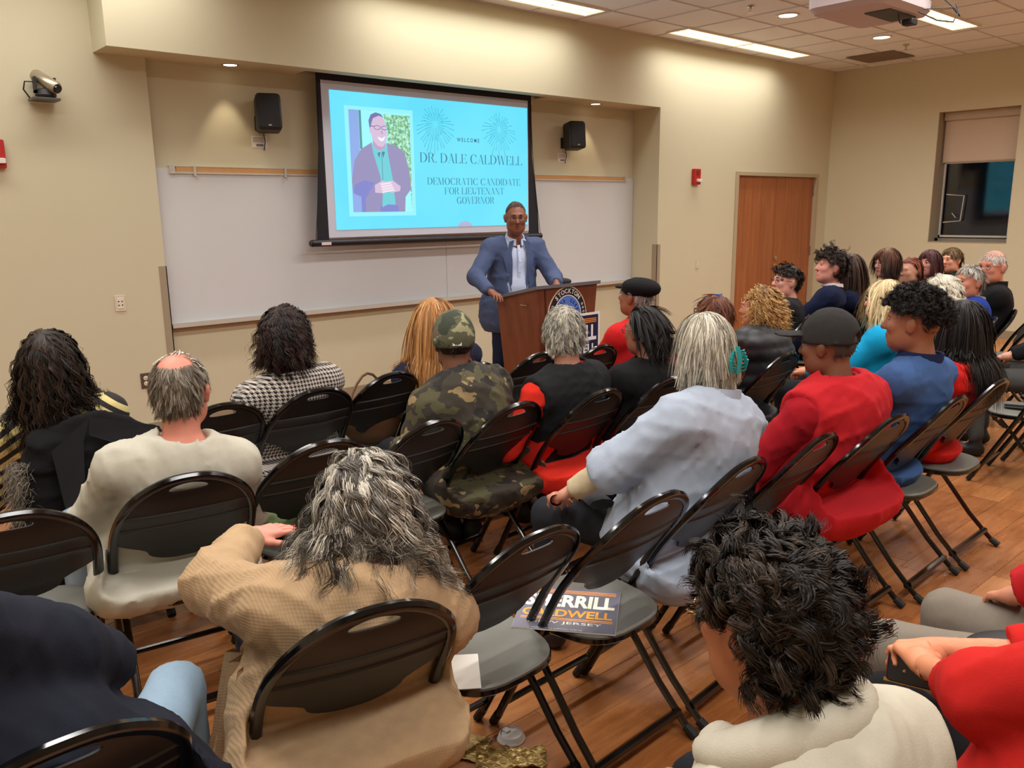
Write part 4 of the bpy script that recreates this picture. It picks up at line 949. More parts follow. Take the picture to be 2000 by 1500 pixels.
# ------------------------------------------------------------------ implicit-surface body modelling
def axis(lo, hi, fine, hc, hf):
    out = []; x = lo
    while x < hi:
        out.append(x); x += hf if any(a <= x < b for a, b in fine) else hc
    out.append(x); return np.array(out)
class Field:
    def __init__(s, xs, ys, zs):
        s.ax = (xs, ys, zs); s.F = np.full((len(xs), len(ys), len(zs)), .4)
    def win(s, lo, hi):
        sl = []; cs = []
        for a, l, h in zip(s.ax, lo, hi):
            i, j = np.searchsorted(a, l), np.searchsorted(a, h); sl.append(slice(i, j)); cs.append(a[i:j])
        return tuple(sl), cs
    def comb(s, sl, d, k, op):
        F = s.F[sl]
        if op == 'add': h = np.maximum(k - np.abs(F - d), 0) / k; s.F[sl] = np.minimum(F, d) - h * h * k / 4
        elif op == 'sub': d = -d; h = np.maximum(k - np.abs(F - d), 0) / k; s.F[sl] = np.maximum(F, d) + h * h * k / 4
    def ell(s, c, r, R=None, k=.02, op='add'):
        c = np.array(c, float); r = np.array(r, float); m = r.max() + .05 + k
        sl, (x, y, z) = s.win(c - m, c + m)
        if min(len(x), len(y), len(z)) == 0: return
        X, Y, Z = (x - c[0])[:, None, None], (y - c[1])[None, :, None], (z - c[2])[None, None, :]
        if R is None: u, v, w = X / r[0], Y / r[1], Z / r[2]
        else: u, v, w = [(R[0, i] * X + R[1, i] * Y + R[2, i] * Z) / r[i] for i in range(3)]
        k0 = np.sqrt(u * u + v * v + w * w) + 1e-9; k1 = np.sqrt((u / r[0]) ** 2 + (v / r[1]) ** 2 + (w / r[2]) ** 2) + 1e-9
        s.comb(sl, k0 * (k0 - 1) / k1, k, op)
    def cone(s, a, b, ra, rb, k=.02, op='add', flat=False):
        a = np.array(a, float); b = np.array(b, float); m = max(ra, rb) + .05 + k
        sl, (x, y, z) = s.win(np.minimum(a, b) - m, np.maximum(a, b) + m)
        if min(len(x), len(y), len(z)) == 0: return
        X, Y, Z = (x - a[0])[:, None, None], (y - a[1])[None, :, None], (z - a[2])[None, None, :]
        d = b - a; L2 = d @ d + 1e-12; t = (X * d[0] + Y * d[1] + Z * d[2]) / L2; h = np.clip(t, 0, 1)
        D = np.sqrt((X - h * d[0]) ** 2 + (Y - h * d[1]) ** 2 + (Z - h * d[2]) ** 2) - (ra + (rb - ra) * h)
        if flat: D = np.maximum(D, (t - 1) * math.sqrt(L2))
        s.comb(sl, D, k, op)
    def wrinkle(s, amp, freq, seed, zlo=-9, zhi=9):
        rs = np.random.RandomState(seed); x, y, z = s.ax
        X, Y, Z = x[:, None, None], y[None, :, None], z[None, None, :]
        w = 0
        for i in range(4):
            k = rs.randn(3) * freq; k2 = rs.randn(3) * freq * .5; ph = rs.rand(2) * 6
            k[2] *= 1.3
            q = 1 - np.abs(np.sin(k[0] * X + k[1] * Y + k[2] * Z + ph[0] + 1.6 * np.sin(k2[0] * X + k2[1] * Y + k2[2] * Z + ph[1])))
            m = .5 + .5 * np.sin(k2[1] * X + k2[2] * Y + k2[0] * Z + ph[1] * 2); w = w + m * (q ** 2.5 - .3)
        s.F -= amp * w * .8
    def net(s):
        F = s.F; S = F < 0; nx, ny, nz = F.shape
        c = np.zeros((nx - 1, ny - 1, nz - 1), np.int8)
        for i in (0, 1):
            for j in (0, 1):
                for k in (0, 1): c += S[i:nx - 1 + i, j:ny - 1 + j, k:nz - 1 + k]
        I = np.argwhere((c > 0) & (c < 8)); n = len(I)
        idx = np.full(c.shape, -1, np.int32); idx[I[:, 0], I[:, 1], I[:, 2]] = np.arange(n)
        acc = np.zeros((n, 3)); cnt = np.zeros(n); x, y, z = s.ax
        cor = [(i, j, k) for i in (0, 1) for j in (0, 1) for k in (0, 1)]
        vals = {q: F[I[:, 0] + q[0], I[:, 1] + q[1], I[:, 2] + q[2]] for q in cor}
        for q in cor:
            for a in range(3):
                if q[a] == 0:
                    p = list(q); p[a] = 1; p = tuple(p); f0, f1 = vals[q], vals[p]; mk = (f0 < 0) != (f1 < 0)
                    t = np.where(mk, f0 / np.where(mk, f0 - f1, 1), 0)
                    for d, A in enumerate((x, y, z)):
                        l = A[I[:, d] + q[d]]; h = A[I[:, d] + p[d]]; acc[:, d] += np.where(mk, l + t * (h - l), 0)
                    cnt += mk
        V = acc / cnt[:, None]; Q = []
        for a in range(3):
            s0 = [slice(None)] * 3; s1 = [slice(None)] * 3; s0[a] = slice(0, -1); s1[a] = slice(1, None)
            ch = S[tuple(s0)] != S[tuple(s1)]; E = np.argwhere(ch); b, cc = [(1, 2), (2, 0), (0, 1)][a]
            lim = c.shape; E = E[(E[:, b] > 0) & (E[:, cc] > 0) & (E[:, b] < lim[b]) & (E[:, cc] < lim[cc])]
            ins = S[tuple(s0)][E[:, 0], E[:, 1], E[:, 2]]
            def g(db, dc): e = E.copy(); e[:, b] -= db; e[:, cc] -= dc; return idx[e[:, 0], e[:, 1], e[:, 2]]
            q = np.stack([g(1, 1), g(0, 1), g(0, 0), g(1, 0)], 1); q[~ins] = q[~ins][:, ::-1]; Q.append(q)
        return V, np.concatenate(Q)
def rotm(yaw=0, pitch=0, roll=0):   # degrees: yaw clockwise from above, pitch down, roll
    return np.array((Matrix.Rotation(-math.radians(yaw), 3, 'Z') @ Matrix.Rotation(-math.radians(pitch), 3, 'X') @ Matrix.Rotation(math.radians(roll), 3, 'Y')))
HANDS = {}
def hand_net(curl, vox):
    key = (curl, vox)
    if key in HANDS: return HANDS[key]
    f = Field(axis(-.075, .06, [], vox, vox), axis(-.03, .21, [], vox, vox), axis(-.10, .035, [], vox, vox))
    f.cone((0, -.02, 0), (0, .03, 0), .024, .027, .02)
    for i, x in enumerate((-.030, -.011, .009, .027)):
        f.cone((x * .45, .012, 0), (x, .085, 0), .017, .0125, .012)
    L = (.072, .080, .074, .058)
    for i, x in enumerate((-.030, -.010, .0105, .029)):
        p = np.array((x, .088 - abs(i - 1.3) * .004, .001)); a = 0; r = (.0088, .009, .0086, .0076)[i]; sp = (-.10, -.02, .05, .14)[i]
        for seg, fr in ((0, .46), (1, .30), (2, .24)):
            a += math.radians(curl) * (.7, 1.1, .7)[seg] * (1 + .06 * i)
            d = np.array((math.sin(sp), math.cos(a), -math.sin(a))); q = p + d * L[i] * fr
            f.cone(p, q, r, r * .92, .004); p = q; r *= .92
    f.cone((-.018, .015, -.004), (-.040, .048, -.014), .016, .0125, .012); f.cone((-.040, .048, -.014), (-.050, .078, -.020 - curl * .0003), .0115, .010, .005); f.cone((-.050, .078, -.020 - curl * .0003), (-.046, .100, -.026 - curl * .0004), .0098, .0082, .004)
    HANDS[key] = f.net(); return HANDS[key]
def place_hand(V, W, fdir, up, side, sc=1.0):
    y = np.array(fdir, float); y /= np.linalg.norm(y); z = np.array(up, float); z -= y * (z @ y); z /= np.linalg.norm(z); x = np.cross(y, z)
    U = V * sc
    if side < 0: U = U * np.array((-1, 1, 1))
    return W + U[:, :1] * x + U[:, 1:2] * y + U[:, 2:] * z
def finger_tip(i, curl):
    L = (.072, .080, .074, .058); x = (-.030, -.010, .0105, .029)[i]; p = np.array((x, .088 - abs(i - 1.3) * .004, .001)); a = 0; sp = (-.10, -.02, .05, .14)[i]
    for seg, fr in ((0, .46), (1, .30), (2, .24)):
        a += math.radians(curl) * (.7, 1.1, .7)[seg] * (1 + .06 * i); d = np.array((math.sin(sp), math.cos(a), -math.sin(a))); p = p + d * L[i] * fr
    return p + d * -.002 + np.array((0, math.sin(a), math.cos(a))) * .0060
def ik(S, W, l1, l2, pole):
    S = np.array(S, float); W = np.array(W, float); d = W - S; L = np.linalg.norm(d); Lm = min(L, (l1 + l2) * .995); u = d / L
    W = S + u * Lm; a = (l1 * l1 - l2 * l2 + Lm * Lm) / (2 * Lm); h = math.sqrt(max(l1 * l1 - a * a, 0))
    p = np.array(pole, float); p -= u * (p @ u); p /= np.linalg.norm(p); return S + u * a + p * h, W
def lerp(a, b, t): return np.array(a) * (1 - t) + np.array(b) * t

def hair_mesh(P, Hc, Rh, hp, cols, torso):
    """cap plus strands; everything in the person's frame"""
    rs = np.random.RandomState(hp.get('seed', 3)); n = hp.get('n', 1500); big = n >= 6000; n = int(n * (.68 if big else .58)); hp = dict(hp, w=hp.get('w', .0022) * (1.12 if big else 1.15)); seg = hp.get('seg', 9); L = hp['len']
    c = Hc + Rh @ np.array((0, -.012, .018)); rad = np.array((.080, .099, .102)) * hp.get('hs', 1.0)
    def region(u):
        lo = np.clip(hp.get('nape', -.62) + hp.get('slope', 1.5) * (u[:, 1] + .2), hp.get('nape', -.62), hp.get('front', .58))
        m = u[:, 2] > lo
        if hp.get('ears'): m &= ~((np.abs(u[:, 0]) > .76) & (u[:, 2] < .20) & (u[:, 1] > -.34))
        if 'bald' in hp:
            bc = np.array(hp['bald'][:3], float); bc /= np.linalg.norm(bc); m &= (u @ bc) < hp['bald'][3]
        return m
    u = rs.randn(n * 4, 3); u /= np.linalg.norm(u, axis=1)[:, None]; u = u[region(u)][:n]; n = len(u)
    K = max(8, n // hp.get('clump', 9)); gi = rs.permutation(n)[:K]
    crown = np.array(hp.get('crown', (0, -.35, .93)), float); crown /= np.linalg.norm(crown)
    vol = hp.get('vol', .0)
    def puff(u0):
        lo = np.clip(hp.get('nape', -.62) + hp.get('slope', 1.5) * (u0[:, 1] + .2), hp.get('nape', -.62), hp.get('front', .58))
        return (1 + .01 + vol * .9 * np.clip((u0[:, 2] - lo) / .30, 0, 1) ** .7)[:, None]
    def path(u0, jit):
        m = len(u0); p = c + (u0 * rad * puff(u0)) @ Rh.T; nrm = u0 @ Rh.T
        t = u0 - crown; t -= u0 * (t * u0).sum(1)[:, None]; t /= (np.linalg.norm(t, axis=1)[:, None] + 1e-6)
        if 'comb' in hp: t = t + np.array(hp['comb'])
        t = t @ Rh.T; v = nrm * hp.get('lift', .4) + t * (1 - hp.get('lift', .4)) + rs.randn(m, 3) * jit
        v /= np.linalg.norm(v, axis=1)[:, None]; Ls = L * (1 - hp.get('lvar', .25) * rs.rand(m)) 
        if 'toplen' in hp: Ls = Ls * (hp['toplen'] + (1 - hp['toplen']) * np.clip(1 - (u0[:, 2]) * 1.2, 0, 1))
        st = (Ls / seg)[:, None]; pts = [p]; g = np.array((0, 0, -1.0)); kk = rs.randn(3, 3) * hp.get('wf', 16); ph = rs.rand(m, 1) * hp.get('wph', 1.0) * 6
        for i in range(seg):
            w = np.sin(p @ kk.T + ph) * hp.get('wave', .15)
            v = v + g * hp.get('grav', .35) + w + rs.randn(m, 3) * hp.get('frizz', .03)
            v /= np.linalg.norm(v, axis=1)[:, None]; p = p + v * st
            q = (p - c) @ Rh / (rad * (1.03 + hp.get('vol', .0) * 1.0)); r = np.linalg.norm(q, axis=1)[:, None]
            q = np.where(r < 1, q / r, q); p = c + (q * rad * (1.03 + hp.get('vol', .0))) @ Rh.T
            if not hp.get('nocap') or hp.get('facec'):
                fc = c + Rh @ np.array((0, .085, -.055)); q = (p - fc) @ Rh; q2 = q / np.array((.079, .085, .125)); r = np.linalg.norm(q2, axis=1)[:, None]
                push = np.where(r < 1, 1 / np.maximum(r, .2), 1); q[:, 0:1] *= push; q[:, 1:2] -= (push - 1) * .05; p = fc + q @ Rh.T
            for (tc, tr) in torso:
                q = (p - tc) / tr; r = np.linalg.norm(q, axis=1)[:, None]; p = tc + np.where(r < 1, q / r, q) * tr
            pts.append(p)
        return np.stack(pts, 1)
    G = path(u[gi], .12 if hp.get('messy') is None else hp['messy'])
    near = np.argmax(u @ u[gi].T, axis=1)
    root = c + (u * rad * puff(u)) @ Rh.T; off = root - G[near, 0]; T = np.linspace(0, 1, seg + 1)
    cl = hp.get('clumpy', .55)
    A = G[near] + off[:, None, :] * (1 - cl * T[None, :, None] ** .7)
    # spread and curl
    A = A + rs.randn(n, 1, 3) * (T[None, :, None]) * hp.get('spread', .012)
    tan = np.gradient(A, axis=1); tan /= np.linalg.norm(tan, axis=2)[:, :, None] + 1e-9
    outw = A - c; outw /= np.linalg.norm(outw, axis=2)[:, :, None] + 1e-9
    s1 = np.cross(tan, outw); s1 /= np.linalg.norm(s1, axis=2)[:, :, None] + 1e-9; s2 = np.cross(s1, tan)
    if hp.get('curl', 0):
        ph = (rs.rand(K) * 6.28)[near][:, None] + rs.randn(n, 1) * hp.get('cj', .35); fq = (hp['cf'] * (.8 + .4 * rs.rand(K)))[near][:, None]
        an = T[None] * fq * 6.283 + ph; rr = hp['curl'] * np.minimum(1, T * 4)[None] * (.7 + .6 * rs.rand(n, 1))
        A = A + s1 * (rr * np.cos(an))[:, :, None] + s2 * (rr * np.sin(an))[:, :, None]
        if hp['curl'] > .006:
            tan = np.gradient(A, axis=1); tan /= np.linalg.norm(tan, axis=2)[:, :, None] + 1e-9
            s1 = np.cross(tan, outw); s1 /= np.linalg.norm(s1, axis=2)[:, :, None] + 1e-9
    w = hp.get('w', .0022) * (1 - .75 * T ** 3)
    tw = rs.randn(n, 1, 3) * .5; sd = s1 + np.cross(tan, tw) * .5; sd /= np.linalg.norm(sd, axis=2)[:, :, None] + 1e-9
    V = np.stack([A - sd * w[None, :, None], A + sd * w[None, :, None]], 2).reshape(-1, 3)
    base = (np.arange(n) * (seg + 1) * 2)[:, None]; q = (np.arange(seg) * 2)[None]
    Q = np.stack([base + q, base + q + 1, base + q + 3, base + q + 2], 2).reshape(-1, 4)
    cA = [np.array(srgb(*k)[:3]) for k in cols]
    pick = np.where(rs.rand(n) < .65, rs.choice(len(cA), K)[near], rs.choice(len(cA), n)) ; ccol = np.stack(cA)[pick] * (.75 + .5 * rs.rand(n, 1))
    if 'tipcol' in hp:
        tc = np.array(srgb(*hp['tipcol'])[:3]); C = ccol[:, None, :] * (1 - T[None, :, None]) + tc * T[None, :, None]
    else: C = np.repeat(ccol[:, None, :], seg + 1, 1)
    C = np.repeat(C, 2, 1).reshape(-1, 3)
    # cap under the strands
    nu, nv = 36, 22; th = np.linspace(0, 2 * np.pi, nu, endpoint=False); fi = np.linspace(0.02, np.pi - .02, nv)
    U = np.stack([np.outer(np.sin(fi), np.cos(th)), np.outer(np.sin(fi), np.sin(th)), np.outer(np.cos(fi), np.ones(nu))], 2).reshape(-1, 3)
    Vc = c + (U * rad * (puff(U) + hp.get('capr', .004))) @ Rh.T; inn = region(U)
    Qc = []
    for i in range(nv - 1):
        for j in range(nu):
            f = (i * nu + j, (i + 1) * nu + j, (i + 1) * nu + (j + 1) % nu, i * nu + (j + 1) % nu)
            if all(inn[k] for k in f): Qc.append(f)
    if Qc and not hp.get('nocap'):
        Q = np.concatenate([Q, np.array(Qc) + len(V)]); V = np.concatenate([V, Vc]); C = np.concatenate([C, np.tile(np.mean(cA, 0) * hp.get('capdark', .8), (len(Vc), 1))])
    me = npmesh('hair', V, Q); at = me.attributes.new('Col', 'FLOAT_COLOR', 'POINT')
    at.data.foreach_set('color', np.concatenate([C, np.ones((len(C), 1))], 1).astype(np.float32).ravel())
    return put('hair', me, hairmat(), P)

def person(label, pel, head, by=0, hy=0, hp_=0, roll=0, w=1.0, sk=(196, 148, 118), top=None, pants=None, hair=None, cols=None, arms=None, vox=None, face=False, glasses=None,
           stand=False, knees=.16, hands=None, feet=None, head_hidden=False, hsc=1.0, sh=.185, beard=None, legs=None, handcurl=28, bow_=.018, hvox=.0078, group='audience'):
    hp2 = dict(bow=bow_)
    if vox is None: vox = .013 if math.hypot(*pel) < 4.6 else .0175
    if not stand: pel = (pel[0] + math.sin(math.radians(by)) * .06, pel[1] + math.cos(math.radians(by)) * .06)
    P = empty('person', (pel[0], pel[1], 0), -math.radians(by)); tag(P, label, 'person', None)
    cy, sy = math.cos(math.radians(by)), math.sin(math.radians(by))
    def loc(p): dx, dy = p[0] - pel[0], p[1] - pel[1]; return np.array((dx * cy - dy * sy, dx * sy + dy * cy, p[2]))
    Hc = loc(head); Rh = rotm(hy - by, hp_, roll)
    pz = .93 if stand else .555
    Pv = np.array((0, 0, pz)); N = Hc + Rh @ np.array((0, -.035, -.10)) + np.array((0, -.015, -.075)); up = (N - Pv) / np.linalg.norm(N - Pv)
    R = np.eye(3); R[:, 2] = up; R[:, 0] = np.array((1, 0, 0)) - up * up[0]; R[:, 0] /= np.linalg.norm(R[:, 0]); R[:, 1] = np.cross(R[:, 2], R[:, 0])
    bow = -R[:, 1] * hp2.get('bow', .018)
    chest = lerp(Pv, N, .64) + bow; belly = lerp(Pv, N, .30) + bow * .6 + R[:, 1] * .01
    sd = R[:, 0]; S = {s: N + sd * s * sh - up * .075 + bow * .4 for s in (-1, 1)}
    arms = arms or {}
    AR = {}
    for s in (-1, 1):
        W = np.array(arms.get(s, (s * .07, .34, .64)) if not stand else arms.get(s, (s * .28, .05, .85)), float)
        pole = np.array(arms.get(('p', s), (s * .55, -.5, -.75)), float)
        E, W = ik(S[s], W, .285, .25, pole); AR[s] = (E, W)
    LG = {}
    for s in (-1, 1):
        hipj = Pv + np.array((s * .085, .03, -.02))
        if stand: K_ = np.array((s * .11, .05, .48)); A_ = np.array((s * .13, -.01, .09))
        else: K_ = np.array((s * knees, .45, .53)); A_ = np.array((s * (knees + .02), .42, .09))
        if legs and s in legs: K_, A_ = [np.array(q, float) for q in legs[s]]
        LG[s] = (hipj, K_, A_)
    lo = np.array((-.52, -.40, .0)); hi = np.array((.52, .62, Hc[2] + .17))
    for s in (-1, 1):
        for q in AR[s] + LG[s][1:]: lo = np.minimum(lo, q - .14); hi = np.maximum(hi, q + .14)
    lo = np.minimum(lo, Hc - .16); hi = np.maximum(hi, Hc + .16)
    # --- body
    f = Field(*[axis(lo[i], hi[i], [(Hc[i] - .135, Hc[i] + .135)], .022 if vox < .0105 else .031, .0074 if (face or vox < .012) else .0115) for i in range(3)])
    g = -.014
    # the chair's back presses the clothes: keep the figure in front of it
    cw = None
    if not stand:
        cw = min(((math.hypot(c.location[0] - pel[0], c.location[1] - pel[1]), c) for c in CHAIRS), key=lambda q: q[0])[1]
        th = -cw.rotation_euler[2]; o_ = loc((cw.location[0], cw.location[1], 0)); a_ = th - math.radians(by)
        cxx, cyy = np.array((math.cos(a_), -math.sin(a_))), np.array((math.sin(a_), math.cos(a_)))
    def press(f, inset=0.0, low=True):
        if cw is None: return
        X, Y, Z = f.ax; X, Y, Z = X[:, None, None], Y[None, :, None], Z[None, None, :]
        lx = (X - o_[0]) * cxx[0] + (Y - o_[1]) * cxx[1]; ly = (X - o_[0]) * cyy[0] + (Y - o_[1]) * cyy[1]
        pl = np.interp(Z, [.50, .58, .68, .748, .802, .872], [.245, .20, .130, .078, .040, .0]) - .026 * np.clip(1 - (lx / .24) ** 2, 0, 1) + .022 + inset
        d = (pl - ly) * .9; d = d + (np.clip((.520 - Z) * 14, 0, 1) * -.5 if low else 0) + np.clip((Z - .875) * 5, 0, 1) * -.5 + np.clip((np.abs(lx) - .235) * 8, 0, 1) * -.5
        k = .02; F = f.F; h = np.maximum(k - np.abs(F - d), 0) / k; f.F = np.maximum(F, d) + h * h * k / 4
    def trunk(f, g, k=.05, hips=True):
        if hips: f.ell(Pv + np.array((0, 0, -.01)), (.172 * w + g, .135 * w + g, .125 + g), R, k)
        f.ell(belly, (.158 * w + g, .125 * w ** 1.3 + g, .18 + g), R, k)
        f.ell(chest, (.172 * w ** .6 + g, .118 * w ** .8 + g, .20 + g), R, k)
        f.cone(S[-1], S[1], .062 + g, .062 + g, k)
        for s in (-1, 1):
            f.cone(N - up * .035 + bow * .2, S[s] * .92 + N * .08, .050 + g, .058 + g, .035)
    trunk(f, g)
    for s in (-1, 1):
        E, W = AR[s]; f.cone(S[s], E, .052 + g, .044 + g, .02); f.cone(E, W, .043 + g, .027, .015)
        hj, K_, A_ = LG[s]; f.cone(hj, K_, .085 + g, .058 + g, .03); f.cone(K_, A_, .055 + g, .036, .02)
        f.cone(A_, A_ + (K_ - A_) * .0 + np.array((0, .11, -.045)), .034, .026, .02)
    nb = Hc + Rh @ np.array((0, -.030, -.055))
    f.cone(nb, N, .054, .062, .03)
    h = lambda *p: Hc + Rh @ (np.array(p) * hsc)
    he = lambda c, r, k, op='add': f.ell(h(*c), np.array(r) * hsc, Rh, k, op)
    he((0, -.014, .020), (.076, .094, .098), .02); he((0, .026, -.025), (.060, .064, .092), .03); he((0, .050, -.088), (.036, .036, .032), .03)
    for s in (-1, 1):
        he((s * .040, .020, -.065), (.028, .045, .038), .03); he((s * .038, .062, -.018), (.024, .022, .022), .02)
        he((s * .079, -.008, -.008), (.009, .019, .032), .006); he((s * .086, -.016, .004), (.007, .014, .022), .006)
        he((s * .030, .094, .010), (.017, .012, .011), .012, 'sub')
    f.cone(h(0, .082, .018), h(0, .104, -.022), .009 * hsc, .0135 * hsc, .010); f.cone(h(-.034, .080, .030), h(.034, .080, .030), .010, .010, .014)
    for s in (-1, 1): he((s * .011, .094, -.026), (.008, .009, .007), .006)
    he((0, .082, -.052), (.026, .014, .007), .008); he((0, .080, -.064), (.022, .014, .007), .007)
    press(f, .045, False); V, Q = f.net(); Vs, Qs = [V], [Q]; nv = len(V)
    for s in (-1, 1):
        E, W = AR[s]; hd = (hands or {}).get(s); hv, hq = hand_net(hd.get('curl', handcurl) if hd else handcurl, hvox)
        fd = (W - E) / np.linalg.norm(W - E) * .5 + np.array((-s * .6, .5, -.15)) if hd is None or 'dir' not in hd else np.array(hd['dir'])
        upv = np.array((0, .1, 1.0)) if hd is None or 'up' not in hd else np.array(hd['up'])
        U = place_hand(hv, W, fd, upv, s * (1 if True else -1), .95); q_ = hq if s > 0 else hq[:, ::-1]
        Vs.append(U); Qs.append(q_ + nv); nv += len(U)
    body = npobj('body', np.concatenate(Vs), np.concatenate(Qs), skin('skin_%d_%d_%d' % sk, sk), P)
    # --- trousers and shoes
    lo2 = np.array((-.36, -.22, .04)); hi2 = np.array((.36, .60, pz + .12))
    for s in (-1, 1):
        for q in LG[s]: lo2 = np.minimum(lo2, q - .12); hi2 = np.maximum(hi2, q + .12)
    f = Field(*[axis(lo2[i], hi2[i], [], vox * 1.9, 1) for i in range(3)])
    f.ell(Pv + np.array((0, 0, -.01)), (.176 * w, .14 * w, .125), R, .05)
    for s in (-1, 1):
        hj, K_, A_ = LG[s]; f.cone(hj, K_, .092, .070, .04); f.cone(K_, A_ + np.array((0, 0, .01)), .067, .055, .02, flat=True)
    f.wrinkle(.005, 26, 5); press(f, .030); V, Q = f.net(); npobj('trousers', V, Q, pants or fabric('dark_trouser', (30, 31, 36)), P)
    for s in (-1, 1):
        hj, K_, A_ = LG[s]; fs = Field(*[axis(*q, [], .017, 1) for q in ((A_[0] - .08, A_[0] + .08), (A_[1] - .11, A_[1] + .24), (-.01, .16))])
        fs.cone((A_[0], A_[1] - .02, .045), (A_[0] + s * .015, A_[1] + .15, .038), .046, .042, .02); fs.cone((A_[0], A_[1], .05), (A_[0], A_[1], .11), .045, .042, .02)
        sl_ = fs.ax[2][None, None, :]; fs.F = np.maximum(fs.F, .004 - sl_)
        V, Q = fs.net(); npobj('shoe', V, Q, feet or mat('black_shoe', (24, 23, 24), .5), P)
    # --- upper clothes: list of layers
    info = dict(P=P, Hc=Hc, Rh=Rh, N=N, S=S, AR=AR, Pv=Pv, up=up, R=R, chest=chest, belly=belly, LG=LG, bow=bow, loc=loc, body=body)
    for li, ly in enumerate(top or []):
        gg = ly.get('g', .012); vx = ly.get('vox', vox); sl = ly.get('sleeve', 'long')
        lo3 = np.array((-.45, -.40, pz - .22)); hi3 = np.array((.45, .40, N[2] + .16))
        for s in (-1, 1):
            for q in AR[s]: lo3 = np.minimum(lo3, q - .11); hi3 = np.maximum(hi3, q + .11)
        f = Field(*[axis(lo3[i], hi3[i], [], vx, 1) for i in range(3)])
        if ly.get('trunk', True):
            trunk(f, gg, .06)
            if ly.get('hem'): # skirt of the coat around the hips
                hz = ly['hem']
                if not stand: f.cone(Pv + np.array((-.15 * w, -.148, -.055 - hz * .3)), Pv + np.array((.15 * w, -.148, -.055 - hz * .3)), .105, .105, .05)
                f.ell(Pv + np.array((0, -.02, -hz * .5)), (.20 * w + gg, .17 * w + gg, .13 + hz), None, .06)
        for s in (-1, 1):
            E, W = AR[s]
            if sl == 'long': f.cone(S[s], E, .056 + gg, .050 + gg, .03); f.cone(E, lerp(E, W, ly.get('cuff', .93)), .050 + gg, .036 + gg * .7, .025, flat=True)
            elif sl == 'short': f.cone(S[s], lerp(S[s], E, .80), .060 + gg, .064 + gg, .03, flat=True)
            elif sl == 'elbow': f.cone(S[s], E, .058 + gg, .052 + gg, .03); f.cone(E, lerp(E, W, .2), .052 + gg, .047 + gg, .025, flat=True)
        if sl == 'none':
            for s in (-1, 1): # armholes
                f.ell(S[s] + sd * s * .075 - up * .03, (.05, .11, .13), R, .02, 'sub')
        if ly.get('hood'):
            hb = N + R[:, 1] * -.070 + up * .012; a_ = ly['hood']
            for s in (-1, 1): f.cone(hb + sd * s * .03 + up * -.02, N + sd * s * .085 + R[:, 1] * .05 + up * .02, .045 * a_, .030 * a_, .03)
            f.ell(hb - up * .030, (.125 * a_, .060 * a_, .075 * a_), R, .025)
        # neck opening
        f.cone(N - up * .03 + R[:, 1] * .02, N + up * .2 + R[:, 1] * .02, ly.get('neck', .060), ly.get('neck', .060) + .03, .012, 'sub')
        if 'open' in ly: # front opening
            X, Y, Z = f.ax; x_, y_, z_ = X[:, None, None] - Hc[0] * 0, Y[None, :, None], Z[None, None, :]
            wd = ly['open'][0] + (ly['open'][1] - ly['open'][0]) * np.clip((z_ - pz) / (N[2] - pz), 0, 1)
            fr = np.maximum(np.abs(x_ - ly.get('ox', 0)) - wd, -(y_ - .0)); f.F = np.maximum(f.F, -fr)
        if ly.get('quilt'):
            Z = f.ax[2][None, None, :]; f.F -= .007 * np.abs(np.sin(Z * 3.1416 / ly['quilt'])) + 0 * f.F
        f.wrinkle(ly.get('wr', .007), ly.get('wf', 20), 13 + li * 7 + int(abs(pel[0] * 100)) % 50); f.wrinkle(ly.get('wr', .007) * .45, ly.get('wf', 20) * 2.6, 23 + li)
        press(f, -.002 * li); V, Q = f.net(); npobj(ly['name'], V, Q, ly['mat'], P)
        if ly.get('collar'):
            cc = ly['collar']; b = MB(); nn_ = 22; ri = cc.get('r', .066)
            gap = cc.get('gap', 0.0)
            rows = []
            for (dr_, dz_) in ((0, -.025), (.002, cc.get('h', .03)), (.010, cc.get('h', .03) + .004), (.022, cc.get('fall', -.01)), (.020, cc.get('fall', -.01) - .004)):
                row = []
                for k in range(nn_ + 1):
                    a = math.pi / 2 + gap + (2 * math.pi - 2 * gap) * k / nn_; rr_ = ri + dr_
                    row.append(N + R[:, 0] * rr_ * math.cos(a) + R[:, 1] * (rr_ * math.sin(a) + .012) + up * (dz_ + .012 - .022 * math.sin(a)))
                rows.append(row)
            vs = [p for r_ in rows for p in r_]; m_ = nn_ + 1
            b.add(vs, [(i * m_ + j, i * m_ + j + 1, (i + 1) * m_ + j + 1, (i + 1) * m_ + j) for i in range(len(rows) - 1) for j in range(nn_)])
            b.build('collar', cc.get('mat', ly['mat']), P, True)
    # --- hair
    if hair:
        tor = [(chest, np.array((.185 * w ** .6, .15, .21)) + (hair[0] if isinstance(hair, list) else hair).get('tg', .01))] + [(S[s], np.array((.085, .085, .075))) for s in (-1, 1)] + [(nb, np.array((.06, .06, .08)))]
        for hh in (hair if isinstance(hair, list) else [hair]): hair_mesh(P, Hc, Rh, hh, cols, tor)
    if beard:
        bc_, bh = beard; hb = dict(bh); hair_mesh(P, Hc, Rh, hb, bc_, [])
    # --- face details
    def hm(o): o.matrix_local = Matrix(((Rh[0, 0], Rh[0, 1], Rh[0, 2], Hc[0]), (Rh[1, 0], Rh[1, 1], Rh[1, 2], Hc[1]), (Rh[2, 0], Rh[2, 1], Rh[2, 2], Hc[2]), (0, 0, 0, 1))); return o
